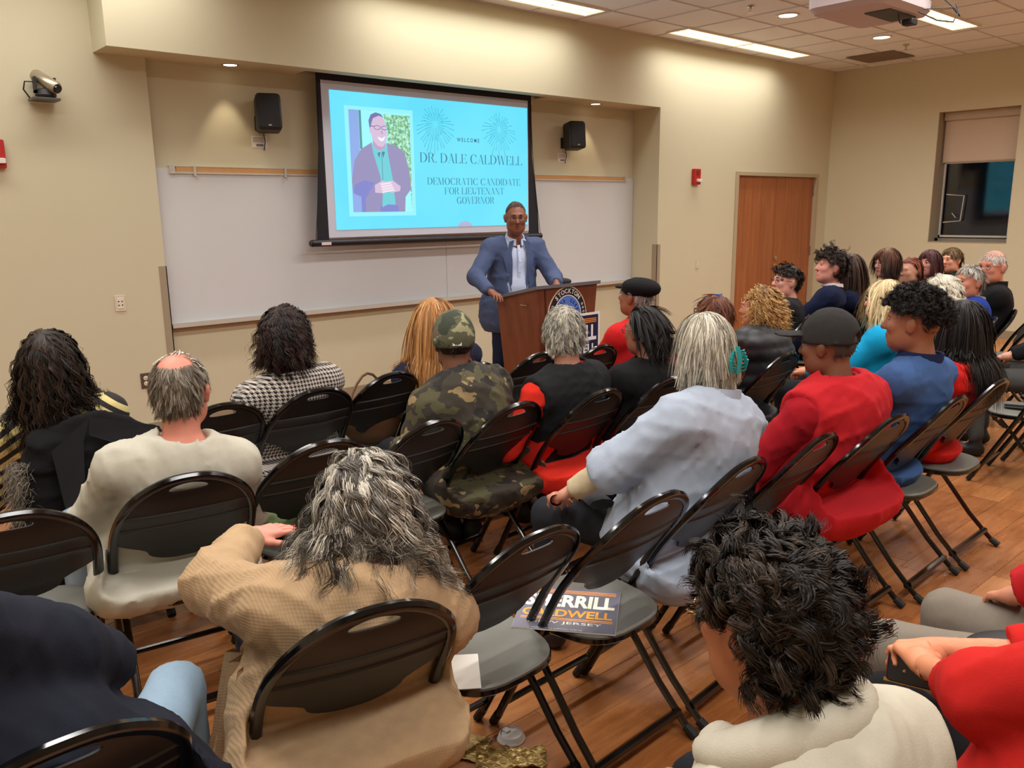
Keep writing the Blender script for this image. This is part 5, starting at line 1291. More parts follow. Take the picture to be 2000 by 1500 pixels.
    if face:
        for s in (-1, 1):
            b = MB(); b.lathe([(.0005, -.0115)] + [(.0115 * math.sin(k * math.pi / 8), -.0115 * math.cos(k * math.pi / 8)) for k in range(1, 8)] + [(.0005, .0115)], 12, (s * .030, .078, .009)); e = hm(b.build('eye', mat('eye_white', (226, 220, 214), .2), P, True))
            b = MB(); b.lathe([(.0062, .0885), (.005, .0898), (.0005, .0902)], 12, (s * .030, 0, .009), axis='y'); b.build('iris', mat('iris_dark', (38, 26, 20), .1), e, True)
            b = MB(); b.tube([(s * .014, .092, .030), (s * .028, .0935, .036), (s * .044, .083, .031)], [.003, .0038, .002], 6); hm(b.build('eyebrow', mat('brow_dark' if sum(cols[0]) < 300 else 'brow_grey', (40, 30, 26) if sum(cols[0]) < 300 else (150, 140, 130), .8), P, True))
            b = MB(); b.tube([(s * .017, .0905, .013), (s * .030, .0925, .019), (s * .043, .0845, .013)], .003, 6); hm(b.build('eyelid', skin('skin_%d_%d_%d' % sk, sk), P, True))
        b = MB(); b.tube([(-.022, .090, -.054), (-.008, .098, -.050), (0, .0985, -.052), (.008, .098, -.050), (.022, .090, -.054)], [.001, .0035, .003, .0035, .001], 6); b.tube([(-.021, .089, -.058), (0, .096, -.065), (.021, .089, -.058)], [.001, .0045, .001], 6)
        hm(b.build('lips', skin('lips_%d' % sk[0], (int(sk[0] * .80), int(sk[1] * .62), int(sk[2] * .62))), P, True))
    if glasses:
        b = MB()
        for s in (-1, 1):
            pts = [(s * .033 + .023 * math.cos(a), .103 - .010 * abs(math.cos(a)) - .0 , .006 + .016 * math.sin(a)) for a in [2 * math.pi * k / 14 for k in range(14)]]
            b.tube(pts, .0016, 6, closed=True); b.tube([(s * .056, .094, .010), (s * .080, .080, .012), (s * .087, .0, .008), (s * .086, -.02, -.004)], .0016, 6)
        b.tube([(-.010, .103, .010), (0, .107, .013), (.010, .103, .010)], .0016, 6)
        hm(b.build('glasses', mat('frame_%d' % glasses[0], glasses, .3, .3), P, True))
    return info
def hat(info, kind, mt, hsc=1.0):
    P, Hc, Rh = info['P'], info['Hc'], info['Rh']
    f = Field(*[axis(-.20, .20, [], .0075, 1) for _ in range(3)])
    X, Y, Z = f.ax; X, Y, Z = X[:, None, None], Y[None, :, None], Z[None, None, :]
    if kind == 'cap':
        f.ell((0, -.016, .032), (.094, .114, .116), None, .01); f.F = np.maximum(f.F, -(Z - .012 - .08 * Y)); 
        f.F = np.maximum(f.F, -(np.sqrt(X ** 2 + (Y + .135) ** 2 + (Z - .012) ** 2) - .040))
        b = Field(*f.ax); b.ell((0, .112, .056), (.082, .098, .022), None, .005); b.F = np.maximum(b.F, -(Y - .06)); b.F = np.maximum(b.F, -(Z - .046 + X * X * 2.5 - .0)); b.F = np.maximum(b.F, (Z - .060 + X * X * 2.5))
        f.F = np.minimum(f.F, b.F); f.cone((-.086, -.07, .018), (.0, -.118, .008), .006, .006, .004); f.cone((.086, -.07, .018), (.0, -.118, .008), .006, .006, .004)
    elif kind == 'fitted':
        f.ell((0, -.014, .030), (.091, .112, .112), None, .01); f.F = np.maximum(f.F, -(Z + .022 + .05 * Y))
        b = Field(*f.ax); b.ell((0, .115, .045), (.074, .085, .012), None, .005); b.F = np.maximum(b.F, -(Y - .06)); f.F = np.minimum(f.F, b.F)
    else:
        f.ell((0, -.040, .070), (.108, .128, .062), None, .02); f.ell((0, -.01, .04), (.088, .104, .060), None, .02); f.F = np.maximum(f.F, -(Z - .020))
        f.ell((0, .108, .052), (.055, .035, .010), None, .01)
    f.wrinkle(.002, 30, 3); V, Q = f.net(); V = V * hsc; o = npobj('hat', V @ Rh.T + Hc, Q, mt, P); 
    if kind in ('cap', 'fitted'):
        b = MB(); b.lathe([(.001, .145), (.007, .143), (.009, .139), (.009, .134)][::-1], 12, (0, -.015, 0)); b.v = [tuple(Hc + Rh @ np.array(v)) for v in b.v]; b.build('button', mt, o, True)
        b = MB()
        for k in range(6):
            a = math.pi / 6 + k * math.pi / 3; pts = []
            for j in range(8):
                ph = .06 + j * .19; pts.append((.0925 * math.sin(ph) * math.cos(a), -.015 + .1125 * math.sin(ph) * math.sin(a), .030 + (.105 if kind == 'cap' else .113) * math.cos(ph)))
            b.tube(pts, .0012, 5)
        b.v = [tuple(Hc + Rh @ np.array(v)) for v in b.v]; b.build('seams', mat('cap_seam', (52, 50, 46), .8), o, True)
    return o
# ------------------------------------------------------------------ patterned cloth
def stripes():
    t = NT('striped_knit'); tc = t.new('ShaderNodeTexCoord'); sx = t.new('ShaderNodeSeparateXYZ'); t.link(tc.outputs['Object'], sx.inputs[0])
    v = t.math('ADD', t.math('MULTIPLY', sx.outputs[2], 1.0), t.math('MULTIPLY', t.math('ABSOLUTE', sx.outputs[0]), .75))
    v = t.math('FRACT', t.math('MULTIPLY', v, 20.0)); f = t.math('GREATER_THAN', v, .48)
    t.link(t.mix(f, srgb(34, 30, 28), srgb(206, 190, 130)), t.b.inputs['Base Color']); t.b.inputs['Roughness'].default_value = .9
    t.bump(t.noise(t.coord(), 300, 2), .3, .003); return t.m
def houndstooth():
    t = NT('houndstooth_wool'); tc = t.new('ShaderNodeTexCoord'); sx = t.new('ShaderNodeSeparateXYZ'); t.link(tc.outputs['Object'], sx.inputs[0])
    u = t.math('MULTIPLY', t.math('ADD', sx.outputs[0], t.math('ADD', t.math('MULTIPLY', sx.outputs[1], .6), 10.0)), 1 / .018)
    v = t.math('MULTIPLY', t.math('ADD', sx.outputs[2], 10.0), 1 / .018)
    uc = t.math('LESS_THAN', t.math('FRACT', u), .5); vc = t.math('LESS_THAN', t.math('FRACT', v), .5)
    tw = t.math('FRACT', t.math('MULTIPLY', t.math('ADD', t.math('FRACT', u), t.math('FRACT', v)), 2.0)); tw = t.math('LESS_THAN', tw, .5)
    f = t.math('ADD', t.math('MULTIPLY', tw, uc), t.math('MULTIPLY', t.math('SUBTRACT', 1.0, tw), vc))
    t.link(t.mix(f, srgb(206, 196, 186), srgb(22, 21, 22)), t.b.inputs['Base Color']); t.b.inputs['Roughness'].default_value = .9
    t.bump(t.noise(t.coord(), 220, 2), .3, .003); return t.m
def camo(name, sc, cols):
    t = NT(name); co = t.coord((1, 1, 1.35)); base = cols[0]
    out = srgb(*base)
    for i, (c, th) in enumerate(cols[1:]):
        mp = t.new('ShaderNodeMapping'); mp.inputs['Location'].default_value = (3.1 * i + 1, 7.7 * i, 2.3 * i); t.link(co, mp.inputs[0])
        n = t.noise(mp.outputs[0], sc, 2.5, .55); f = t.math('GREATER_THAN', n, th); out = t.mix(f, out, srgb(*c))
    t.link(out, t.b.inputs['Base Color']); t.b.inputs['Roughness'].default_value = .85; t.bump(t.noise(t.coord(), 25, 4), .3, .01); return t.m
def ribbed(name, c, freq, strength):
    t = NT(name); tc = t.new('ShaderNodeTexCoord'); sx = t.new('ShaderNodeSeparateXYZ'); t.link(tc.outputs['Object'], sx.inputs[0])
    u = t.math('ADD', sx.outputs[0], t.math('MULTIPLY', sx.outputs[1], .35)); w = t.math('SINE', t.math('MULTIPLY', u, freq))
    r = t.math('SINE', t.math('MULTIPLY', sx.outputs[2], freq * .9))
    h = t.math('ADD', w, t.math('MULTIPLY', r, .35)); k = srgb(*c)
    t.link(t.mix(t.noise(t.coord(), 30, 4), tuple(x * .82 for x in k[:3]) + (1,), tuple(x * 1.12 for x in k[:3]) + (1,)), t.b.inputs['Base Color'])
    t.b.inputs['Roughness'].default_value = .9; t.bump(h, strength, .004); return t.m
HOUND, STRIPE = houndstooth(), stripes()
CAMO = camo('woodland_camouflage', 9, [(52, 46, 36), ((78, 74, 48), .52), ((142, 120, 82), .60), ((30, 28, 25), .60)])
CAMOCAP = camo('camouflage_cap', 11, [(88, 88, 66), ((52, 60, 46), .52), ((150, 148, 112), .60), ((104, 90, 70), .62)])
BEIGE = ribbed('beige_rib_knit', (178, 148, 112), 900, .13)
black = fabric('black_cloth', (25, 25, 27)); navyc = fabric('navy_wool', (26, 34, 62)); jeans = fabric('light_jeans', (142, 166, 186), .14)
DK, BR, GY = [(26, 20, 17), (40, 31, 25), (58, 44, 34)], [(60, 40, 26), (88, 60, 38), (40, 28, 20)], [(126, 122, 114), (86, 82, 77), (172, 168, 158), (58, 54, 50)]
tan, fair, brown_, pink = (176, 126, 92), (214, 160, 136), (112, 72, 52), (206, 148, 130)
curls = dict(len=.42, n=3200, seg=13, curl=.011, cf=4, cj=.22, clump=16, lift=.06, grav=.55, w=.0016, wave=.08, vol=.22, spread=.010, tg=.03, frizz=.02, clumpy=.75)
short = dict(ears=1, len=.055, n=2600, seg=5, lift=.10, grav=.22, w=.0012, wave=.15, vol=.07, spread=.003, clump=10)
shortcurl = dict(ears=1, len=.085, n=2600, seg=8, curl=.011, cf=1.6, cj=.35, clump=20, lift=.16, grav=.10, w=.0013, wave=.35, vol=.20, spread=.005, clumpy=.8)
straight = dict(len=.46, n=2600, seg=9, lift=.03, grav=.5, w=.0018, wave=.03, vol=.08, spread=.008, clump=10, clumpy=.35, crown=(0, .05, 1.0), tg=.02)
def J(d, **k): q = dict(d); q.update(k); return q

# speaker at the lectern
SPB = (4.40, 5.02)
jmat = fabric('blue_grey_blazer', (74, 86, 118), .22, bs=500); shirtm = fabric('pale_blue_shirt', (196, 206, 232), .05)
I = person('man in a blue-grey blazer and open collar speaking at the lectern', SPB, (4.345, 4.88, 1.615), by=198, hy=214, hp_=8, w=1.2, sk=(134, 84, 62), face=True, glasses=(36, 28, 32), stand=True, sh=.195, hsc=1.03,
           arms={-1: (-.20, .44, 1.115), 1: (.33, .40, 1.075), ('p', -1): (-.5, -.6, -.3), ('p', 1): (.7, -.4, -.4)}, hands={-1: dict(curl=30, dir=(.1, .5, -.55), up=(0, .7, .6)), 1: dict(curl=22, dir=(-.15, 1, -.18), up=(-.2, .1, 1))}, hvox=.0045,
           vox=.0115, pants=fabric('navy_trouser', (28, 34, 56)),
           top=[dict(name='shirt', mat=shirtm, g=-.002, sleeve='no', wr=.003, neck=.058, collar=dict(r=.062, h=.022, gap=.28, fall=-.022)), dict(name='blazer', mat=jmat, g=.018, hem=.14, open=(.085, .088), neck=.070, wr=.007, wf=14, cuff=.96)],
           hair=J(short, len=.004, n=1600, w=.0008, seg=2, lift=.5, vol=0, front=.66), cols=[(62, 42, 34), (74, 52, 42)])
I['P']['label'] = 'man in a blue-grey blazer and glasses speaking behind the lectern'
b = MB()  # lapels, placket, belt and buttons follow the open front
def fr_pt(I, x, t, d): # point on the chest front: x across, t from pelvis 0 to neck 1
    c_ = lerp(I['Pv'], I['N'], t) + I['bow'] * math.sin(math.pi * min(1, t * .8)); k = math.sqrt(max(0, 1 - (x / .19) ** 2)); return c_ + I['R'][:, 0] * x + I['R'][:, 1] * ((.150 - .07 * max(0, t - .72) / .28) * k + d)
for s in (-1, 1):
    bl = MB(); row = []
    for k in range(9):
        t = .30 + .72 * k / 8; w_ = .012 + .060 * min(1, k / 6) if k < 7 else .04; x0 = s * (.056 + .012 * k / 8 - .03 * max(0, k - 6) / 2)
        row.append((fr_pt(I, x0, t, .014), fr_pt(I, x0 + s * w_, t - .02, .020)))
    vs = [p for r_ in row for p in r_]; bl.add(vs, [(2 * k, 2 * k + 1, 2 * k + 3, 2 * k + 2) for k in range(8)]); bl.build('lapel', jmat, I['P'], True)
bl = MB(); row = [(fr_pt(I, -.012, t, .006), fr_pt(I, .012, t, .006)) for t in np.linspace(.06, .95, 9)]
bl.add([p for r_ in row for p in r_], [(2 * k, 2 * k + 1, 2 * k + 3, 2 * k + 2) for k in range(8)]); bl.build('placket', shirtm, I['P'], True)
for t in np.linspace(.12, .88, 6):
    c_ = fr_pt(I, 0, t, .009); bl = MB(); bl.lathe([(.005, -.001), (.005, .001), (.001, .0015)], 10, tuple(c_), axis='y'); bl.build('button', mat('shirt_button', (230, 230, 236), .4), I['P'])
bl = MB(); bl.tube([I['Pv'] + np.array((.155 * math.cos(a), .128 * math.sin(a), .065)) for a in np.linspace(0, 2 * math.pi, 24, endpoint=False)], .016, 6, closed=True, flat=.6); bl.build('belt', mat('black_belt', (20, 18, 18), .4), I['P'], True)

# ---- front row
person('woman with long dark curly hair in a cream and black striped sweater', (.83, 3.66), (.745, 3.60, 1.10), 12, 40, 3, w=.98, sk=tan, top=[dict(name='sweater', mat=STRIPE, g=.014, neck=.075)], hair=J(curls, seed=5, n=3800, clump=12), cols=[(22, 17, 14), (34, 25, 19), (50, 34, 24)], arms={-1: (-.24, .18, .62)})
person('woman with a dark curly bob in a black and white houndstooth coat', (1.78, 3.62), (1.73, 3.58, 1.10), 8, 40, 2, w=1.0, sk=brown_, top=[dict(name='coat', mat=HOUND, g=.020, hem=.10, collar=dict(r=.075, h=.03, fall=-.02, gap=-.2))], hair=J(curls, seed=8, n=4200, len=.19, seg=10, curl=.008, cf=3, vol=.34, grav=.34, lift=.12, spread=.010), cols=[(24, 17, 15), (40, 26, 22), (60, 36, 28)])
person('woman with long straight blonde hair seated beyond the camouflage man', (2.70, 3.60), (2.60, 3.60, 1.09), 14, 40, 4, sk=fair, top=[dict(name='sweater', mat=fabric('navy_knit', (34, 38, 60)), g=.012)], hair=J(straight, seed=4, n=3400, len=.52, vol=.14, spread=.014), cols=[(204, 148, 88), (176, 120, 66), (224, 176, 118), (150, 96, 56)])
I = person('man in a black beret and red shirt seated right of the lectern', (4.07, 3.44), (4.10, 3.46, 1.115), 0, -12, -6, w=1.12, sk=(150, 98, 74), face=True, top=[dict(name='shirt', mat=fabric('red_shirt', (196, 34, 36)), g=.020, collar=dict(mat=fabric('black_collar', (22, 22, 24)), r=.068, h=.032, gap=0))], hair=J(short, len=.04, seed=3, front=.2, n=1500), cols=[(150, 146, 140), (110, 106, 100), (190, 186, 180)])
hat(I, 'beret', fabric('black_felt', (22, 21, 24)), 1.0)

# ---- second row
I = person('balding man with a grey beard in a pale grey sweatshirt', (.862, 2.77), (.93, 2.72, 1.105), 9, 34, 2, w=1.16, sk=(206, 136, 116), hsc=1.06, knees=.24, vox=.0115, pants=jeans, feet=mat('grey_shoe', (92, 86, 80), .8),
           top=[dict(name='sweatshirt', mat=fabric('pale_grey_fleece', (190, 186, 170), .06), g=.020, neck=.066, wr=.007, collar=dict(r=.070, h=.012, fall=.002), hem=.02)],
           hair=[J(short, len=.05, n=6500, seed=6, w=.0008, front=-.05, slope=.9, bald=(0, -.12, 1, .76), grav=.35, lift=.12, capdark=.9)], cols=[(112, 100, 84), (146, 134, 118), (84, 74, 62)],
           beard=([(210, 204, 196), (170, 164, 156)], J(short, len=.028, n=900, seed=2, nape=-.98, front=-.42, slope=0, bald=(0, -1, -.2, .1), nocap=True, vol=.08, hs=1.02)), arms={-1: (-.22, .26, .62), 1: (.2, .26, .62)})
I = person('man in a camouflage jacket and matching cap', (2.25, 2.77), (2.225, 2.93, 1.095), 0, 30, 4, w=1.24, sk=brown_, vox=.0115, top=[dict(name='jacket', mat=CAMO, g=.034, hem=.08, neck=.07, wr=.011, wf=16, collar=dict(r=.082, h=.035, fall=-.01, gap=-.1))], hair=J(short, len=.006, n=500, seg=2, front=.1), cols=DK, arms={-1: (-.2, .3, .62)}, feet=mat('black_boot', (22, 21, 20), .7))
o = hat(I, 'fitted', CAMOCAP, 1.06)
b = MB()
for x0, x1, mi in ((-.020, -.002, 0), (.001, .020, 0)): b.box(x0, x1, -.1285, -.126, -.004, .012)
b.v = [tuple(I['Hc'] + I['Rh'] @ np.array(v)) for v in b.v]; b.build('back_emblem', mat('emblem_white', (225, 222, 215), .6), o)
b = MB(); b.box(-.010, -.006, -.1292, -.1284, -.003, .009); b.box(.003, .008, -.1292, -.1284, .0, .006); b.box(-.001, .0015, -.1292, -.1284, -.004, .012)
b.v = [tuple(I['Hc'] + I['Rh'] @ np.array(v)) for v in b.v]; b.build('emblem_figure', mat('emblem_grey', (92, 92, 96), .6), o)
person('grey-haired person in a black vest over a bright red shirt', (2.70, 2.70), (2.70, 2.71, 1.105), -2, 24, 3, w=1.08, sk=(170, 118, 96), vox=.0115, arms={-1: (-.27, .22, .66)}, top=[dict(name='shirt', mat=fabric('bright_red_shirt', (222, 48, 34)), g=.012, hem=.06), dict(name='vest', mat=fabric('black_fleece', (32, 32, 35)), g=.028, sleeve='none', neck=.064, collar=dict(r=.070, h=.03, fall=.0))], hair=J(short, ears=0, len=.070, n=5900, seed=9, seg=7, lift=.05, grav=.34, vol=.13, spread=.0015, messy=.10, wave=.12, w=.0009, clumpy=.3, curl=.004, cf=1), cols=[(150, 146, 136), (190, 186, 172), (112, 108, 100), (206, 200, 180)])
I = person('woman with a black ponytail in a black sweater', (3.14, 2.64), (3.19, 2.63, 1.075), 3, 4, 4, w=1.06, sk=(150, 100, 78), glasses=(60, 60, 66), face=True, top=[dict(name='sweater', mat=black, g=.016, neck=.07)], hair=[J(straight, seed=12, len=.20, vol=.03, crown=(0, .9, .4), n=2600, spread=.001, clumpy=.2, grav=.16, frizz=.0, messy=.02), J(straight, seed=13, len=.26, n=1100, nape=-.35, front=-.05, slope=-.1, bald=(0, 1, .2, -.88), spread=.012, vol=.05, nocap=True, lift=.2, frizz=.02, wave=.05, grav=.7, messy=.03)], cols=[(20, 17, 17), (32, 28, 28)])
b = MB(); c_ = I['Hc'] + I['Rh'] @ np.array((0, -.125, -.04)); b.lathe([(.022, -.012), (.032, -.006), (.032, .006), (.022, .012)], 14, tuple(c_)); b.build('hair_tie', mat('hair_tie', (26, 24, 30), .8), I['P'], True)
I = person('woman with auburn hair and a blue clip almost hidden behind white hair', (3.60, 2.64), (3.76, 2.62, 1.09), 0, -10, 5, sk=(200, 130, 104), top=[dict(name='top', mat=fabric('coral_red_knit', (206, 44, 44)), g=.018)], hair=J(short, len=.09, n=2000, seed=14, seg=6, vol=.05), cols=[(110, 62, 44), (84, 48, 36), (130, 80, 56)])
b = MB(); b.box(-.02, .02, -.05, -.03, .118, .128); b.v = [tuple(I['Hc'] + I['Rh'] @ np.array(v)) for v in b.v]; b.build('hair_clip', mat('blue_clip', (60, 110, 190), .4), I['P'])
person('woman with tousled blonde curls in a black hooded puffer jacket', (4.137, 2.60), (4.24, 2.64, 1.095), -2, -18, 0, w=1.16, sk=(196, 132, 104), face=True, vox=.012, top=[dict(name='puffer_jacket', mat=mat('black_nylon', (26, 27, 32), .5, bump=.1), g=.040, quilt=.075, wr=.004, hood=.0001), dict(name='hood', mat=fabric('black_hood', (18, 18, 20)), trunk=False, sleeve='no', hood=1.25, neck=.05)],
       hair=[J(curls, seed=21, len=.17, n=2600, vol=.15, nape=-.45, front=.3, bald=(0, 1, .1, .05), grav=.28, curl=.012, cf=3, spread=.02, tipcol=(206, 164, 100)), J(short, len=.07, seed=3, n=1600, front=.5, vol=.02, seg=6, w=.0016)], cols=[(150, 108, 66), (184, 138, 84), (110, 76, 50)])

# ---- right block, second row
person('blonde woman with glasses in a bright turquoise jacket', (4.98, 2.26), (5.03, 2.27, 1.10), -16, -46, -3, w=1.04, sk=(208, 140, 112), face=True, glasses=(196, 190, 182), top=[dict(name='jacket', mat=fabric('turquoise_fleece', (16, 152, 200), .05), g=.030, collar=dict(r=.08, h=.03, fall=-.02))], hair=J(straight, seed=31, len=.27, n=10000, vol=.16, wave=.12, wf=20, spread=.015, front=.5), cols=[(230, 208, 158), (206, 180, 128), (240, 224, 184)])
I = person('woman with curly white hair and a small hair clip', (5.84, 2.28), (5.90, 2.27, 1.075), -20, -62, 8, w=1.0, sk=(214, 150, 122), top=[dict(name='cardigan', mat=fabric('grey_cardigan', (120, 116, 112)), g=.016)], hair=J(curls, seed=33, len=.20, n=2800, vol=.16, cf=2.6, curl=.010, grav=.3, lift=.08), cols=[(232, 226, 208), (214, 206, 184), (244, 240, 226)])
b = MB(); b.box(-.082, -.072, .005, .03, .075, .085); b.v = [tuple(I['Hc'] + I['Rh'] @ np.array(v)) for v in b.v]; b.build('hair_clip', mat('brown_clip', (110, 70, 64), .4), I['P'])
person('grey-haired man in a royal blue jacket over a grey collar', (6.56, 2.34), (6.65, 2.38, 1.105), -24, -66, 0, w=1.08, sk=(200, 132, 104), face=True, hsc=1.05, top=[dict(name='jacket', mat=fabric('royal_blue_fleece', (30, 56, 140)), g=.024, collar=dict(r=.072, h=.04, fall=.0, mat=fabric('grey_collar', (140, 140, 144))))], hair=J(short, len=.06, n=2800, seed=35, vol=.06, lift=.22, front=.55), cols=[(176, 170, 160), (206, 202, 192), (134, 128, 118)])
person('balding man with white beard and glasses in a black shirt', (7.10, 2.38), (7.13, 2.39, 1.19), -24, -72, 2, w=1.16, sk=(212, 142, 118), hsc=1.08, face=True, glasses=(66, 54, 54), top=[dict(name='shirt', mat=black, g=.024, collar=dict(r=.07, h=.04, fall=-.01))], hair=J(short, len=.04, n=1800, seed=37, bald=(0, .25, 1, .74), front=.2, vol=.04, nape=-.5), cols=[(222, 214, 206), (196, 186, 176)],
       beard=([(206, 196, 190), (168, 154, 148)], J(short, len=.030, n=900, seed=2, nape=-.98, front=-.34, slope=0, bald=(0, -1, 0, -.05), nocap=True, vol=.05, hs=1.0)))
# ---- right block, front row
I = person('young man with glasses and beard in a black polo with a yellow badge', (5.69, 3.36), (5.80, 3.39, 1.105), -22, -62, -4, w=1.0, sk=(218, 160, 142), face=True, glasses=(34, 30, 34), top=[dict(name='polo_shirt', mat=fabric('charcoal_polo', (36, 36, 40)), g=.018, sleeve='short', collar=dict(r=.066, h=.012, fall=.004, mat=fabric('white_tee', (216, 206, 204))))], hair=J(shortcurl, seed=41, len=.06, front=.5, n=2200, vol=.1), cols=DK,
           beard=(DK, J(short, len=.018, n=900, seed=2, nape=-.98, front=-.30, slope=0, bald=(0, -1, 0, -.1), nocap=True, vol=.0, hs=1.0)))
E_ = I['S'][-1]; bq = MB()
def badge(I, s, h):
    n_ = np.array((s * .78, -.60, .12)); n_ /= np.linalg.norm(n_); c_ = lerp(I['S'][s], I['AR'][s][0], h) + n_ * .090; u_ = np.cross((0, 0, 1), n_); u_ /= np.linalg.norm(u_); v_ = np.cross(n_, u_)
    g_ = lambda pl, d: [tuple(c_ + u_ * a + v_ * b_ + n_ * d) for a, b_ in pl]
    b = MB(); b.add(g_(disc(0, 0, .034, .040, 24), 0), [tuple(range(24))]); b.add(g_(disc(0, 0, .034, .040, 24), -.004), [tuple(range(24))]); o = b.build('badge', mat('badge_yellow', (206, 176, 60), .6), I['P'])
    b = MB(); b.add(g_(disc(0, 0, .030, .036, 24), .0008), [tuple(range(24))]); b.build('badge_ground', mat('badge_black', (26, 26, 28), .6), o)
    b = MB()
    for k in range(8):
        a = k * math.pi / 4; b.add(g_([(.004 * math.cos(a + 1.57), .004 * math.sin(a + 1.57)), (.026 * math.cos(a), .030 * math.sin(a)), (.004 * math.cos(a - 1.57), .004 * math.sin(a - 1.57))], .0014), [(0, 1, 2)])
    b.build('badge_star', MATS['badge_yellow'], o)
badge(I, -1, .25)
person('young man in a navy blazer with his hand on his chin', (6.30, 3.37), (6.38, 3.345, 1.187), -24, -58, -8, w=1.12, sk=(216, 150, 134), face=True, hsc=1.08, sh=.195, arms={-1: (-.06, .27, .93), ('p', -1): (-.15, .1, -1), 1: (.05, .27, .90), ('p', 1): (.15, .1, -1)}, hands={-1: dict(curl=62, dir=(.35, .1, 1), up=(-.3, 1, .1)), 1: dict(curl=62, dir=(-.35, .1, 1), up=(.3, 1, .1))}, hvox=.005,
       top=[dict(name='shirt', mat=fabric('white_shirt', (222, 214, 214)), g=.000, collar=dict(r=.064, h=.030, fall=.01), cuff=.99, sleeve='long'), dict(name='blazer', mat=navyc, g=.018, neck=.062, cuff=.86)], hair=J(shortcurl, seed=43, len=.10, n=3400, vol=.30, curl=.012, front=.45, comb=(0, .5, 0)), cols=[(34, 24, 20), (52, 38, 30)])
person('woman with very long brown hair and an orange strand', (6.76, 3.42), (6.75, 3.36, 1.155), -22, -60, 0, w=.95, sk=fair, top=[dict(name='sweater', mat=navyc, g=.014)], hair=[J(straight, seed=45, len=.52, n=2600, vol=.08), J(straight, seed=46, len=.40, n=240, vol=.10, nape=-.3, front=-.1, bald=(1, .1, 0, .2), nocap=True)], cols=[(62, 42, 34), (78, 54, 42)])
person('person with a reddish bowl haircut in a black shirt', (7.30, 3.32), (7.32, 3.31, 1.175), -24, -64, 4, w=1.05, sk=(216, 156, 146), face=True, glasses=(40, 34, 36), top=[dict(name='shirt', mat=black, g=.016)], hair=J(straight, seed=47, len=.20, n=2800, vol=.16, nape=-.75, tipcol=(34, 24, 26), front=.35, comb=(0, .2, 0), grav=.3), cols=[(120, 78, 52), (96, 60, 40)])
person('person with dark tied hair and an orange lock behind the bowl haircut', (7.86, 3.30), (7.86, 3.33, 1.075), -24, -70, 4, sk=fair, top=[dict(name='top', mat=black, g=.016)], hair=[J(straight, seed=49, len=.16, n=1600, vol=.03, crown=(0, .9, .4)), J(straight, seed=50, len=.40, n=500, nape=-.4, front=-.1, bald=(0, 1, .3, -.6), nocap=True)], cols=[(30, 24, 24), (190, 96, 70), (40, 30, 28)])
person('young woman with dark red hair looking toward the lectern', (8.18, 3.30), (8.25, 3.32, 1.125), -26, -80, 0, w=.92, sk=(222, 158, 144), face=True, top=[dict(name='top', mat=black, g=.012)], hair=J(straight, seed=51, len=.27, n=2600, vol=.12, wave=.1, wf=14, front=.5), cols=[(74, 36, 40), (92, 46, 48), (56, 30, 34)])
person('young man with light brown hair behind the dark red hair', (8.82, 3.36), (8.90, 3.37, 1.12), -26, -74, 0, w=1.05, sk=(222, 158, 132), face=True, top=[dict(name='shirt', mat=black, g=.016, collar=dict(r=.07, h=.04, fall=-.01))], hair=J(short, len=.07, n=2400, seed=53, vol=.10, front=.5, tipcol=(60, 46, 34)), cols=[(140, 108, 68), (112, 84, 54)])

# ---- near row
I = person('woman with long white hair held by a teal clip in a pale blue shirt', (2.27, 1.66), (2.375, 1.69, 1.19), -4, 16, 8, w=1.30, sk=(206, 150, 128), hsc=.98, vox=.011, sh=.20, pants=fabric('charcoal_trouser', (38, 39, 44)), arms={-1: (-.30, .30, .66), ('p', -1): (-.9, -.3, -.4)}, hands={-1: dict(curl=35, dir=(.7, .6, -.2), up=(0, .2, 1))},
           top=[dict(name='undershirt', mat=fabric('beige_sleeve', (196, 180, 148)), g=.006, cuff=.7), dict(name='shirt', mat=fabric('pale_blue_cotton', (168, 180, 198), .06), g=.032, sleeve='elbow', neck=.07, wr=.010, wf=15, hem=.07, collar=dict(r=.078, h=.028, fall=-.012)), ],
           hair=J(straight, seed=61, len=.145, n=8500, seg=10, vol=.12, w=.0011, wave=.10, wf=18, spread=.004, clumpy=.5, grav=.55, lift=.05, frizz=.03, nape=-.7), cols=[(206, 200, 182), (168, 160, 144), (228, 222, 206), (122, 114, 100)])
b = MB(); q_ = lambda v: tuple(I['Hc'] + I['Rh'] @ np.array(v))
for s in (-1, 1):
    for k in range(4): b.tube([q_((.03 + s * .006, -.130 - .005, -.012)), q_((.03 + s * (.022 + .005 * k), -.150, -.012 - .012 * k + .01)), q_((.03 + s * (.030), -.142, -.035 - .012 * k)), q_((.03 + s * .008, -.134, -.045 - .010 * k))], .0052, 6, flat=.6)
b.tube([q_((.03, -.145, .010)), q_((.03, -.155, -.03)), q_((.03, -.140, -.080))], .010, 8, flat=.6)
b.build('claw_clip', mat('teal_plastic', (20, 150, 150), .18), I['P'], True)
aM = MB(); aM.tube([(-.20, .16, .655), (-.12, .30, .655), (0, .35, .65), (.12, .30, .655)], .05, 8, flat=.4); aM.build('waist_jacket', fabric('grey_denim', (58, 58, 62)), I['P'], True)
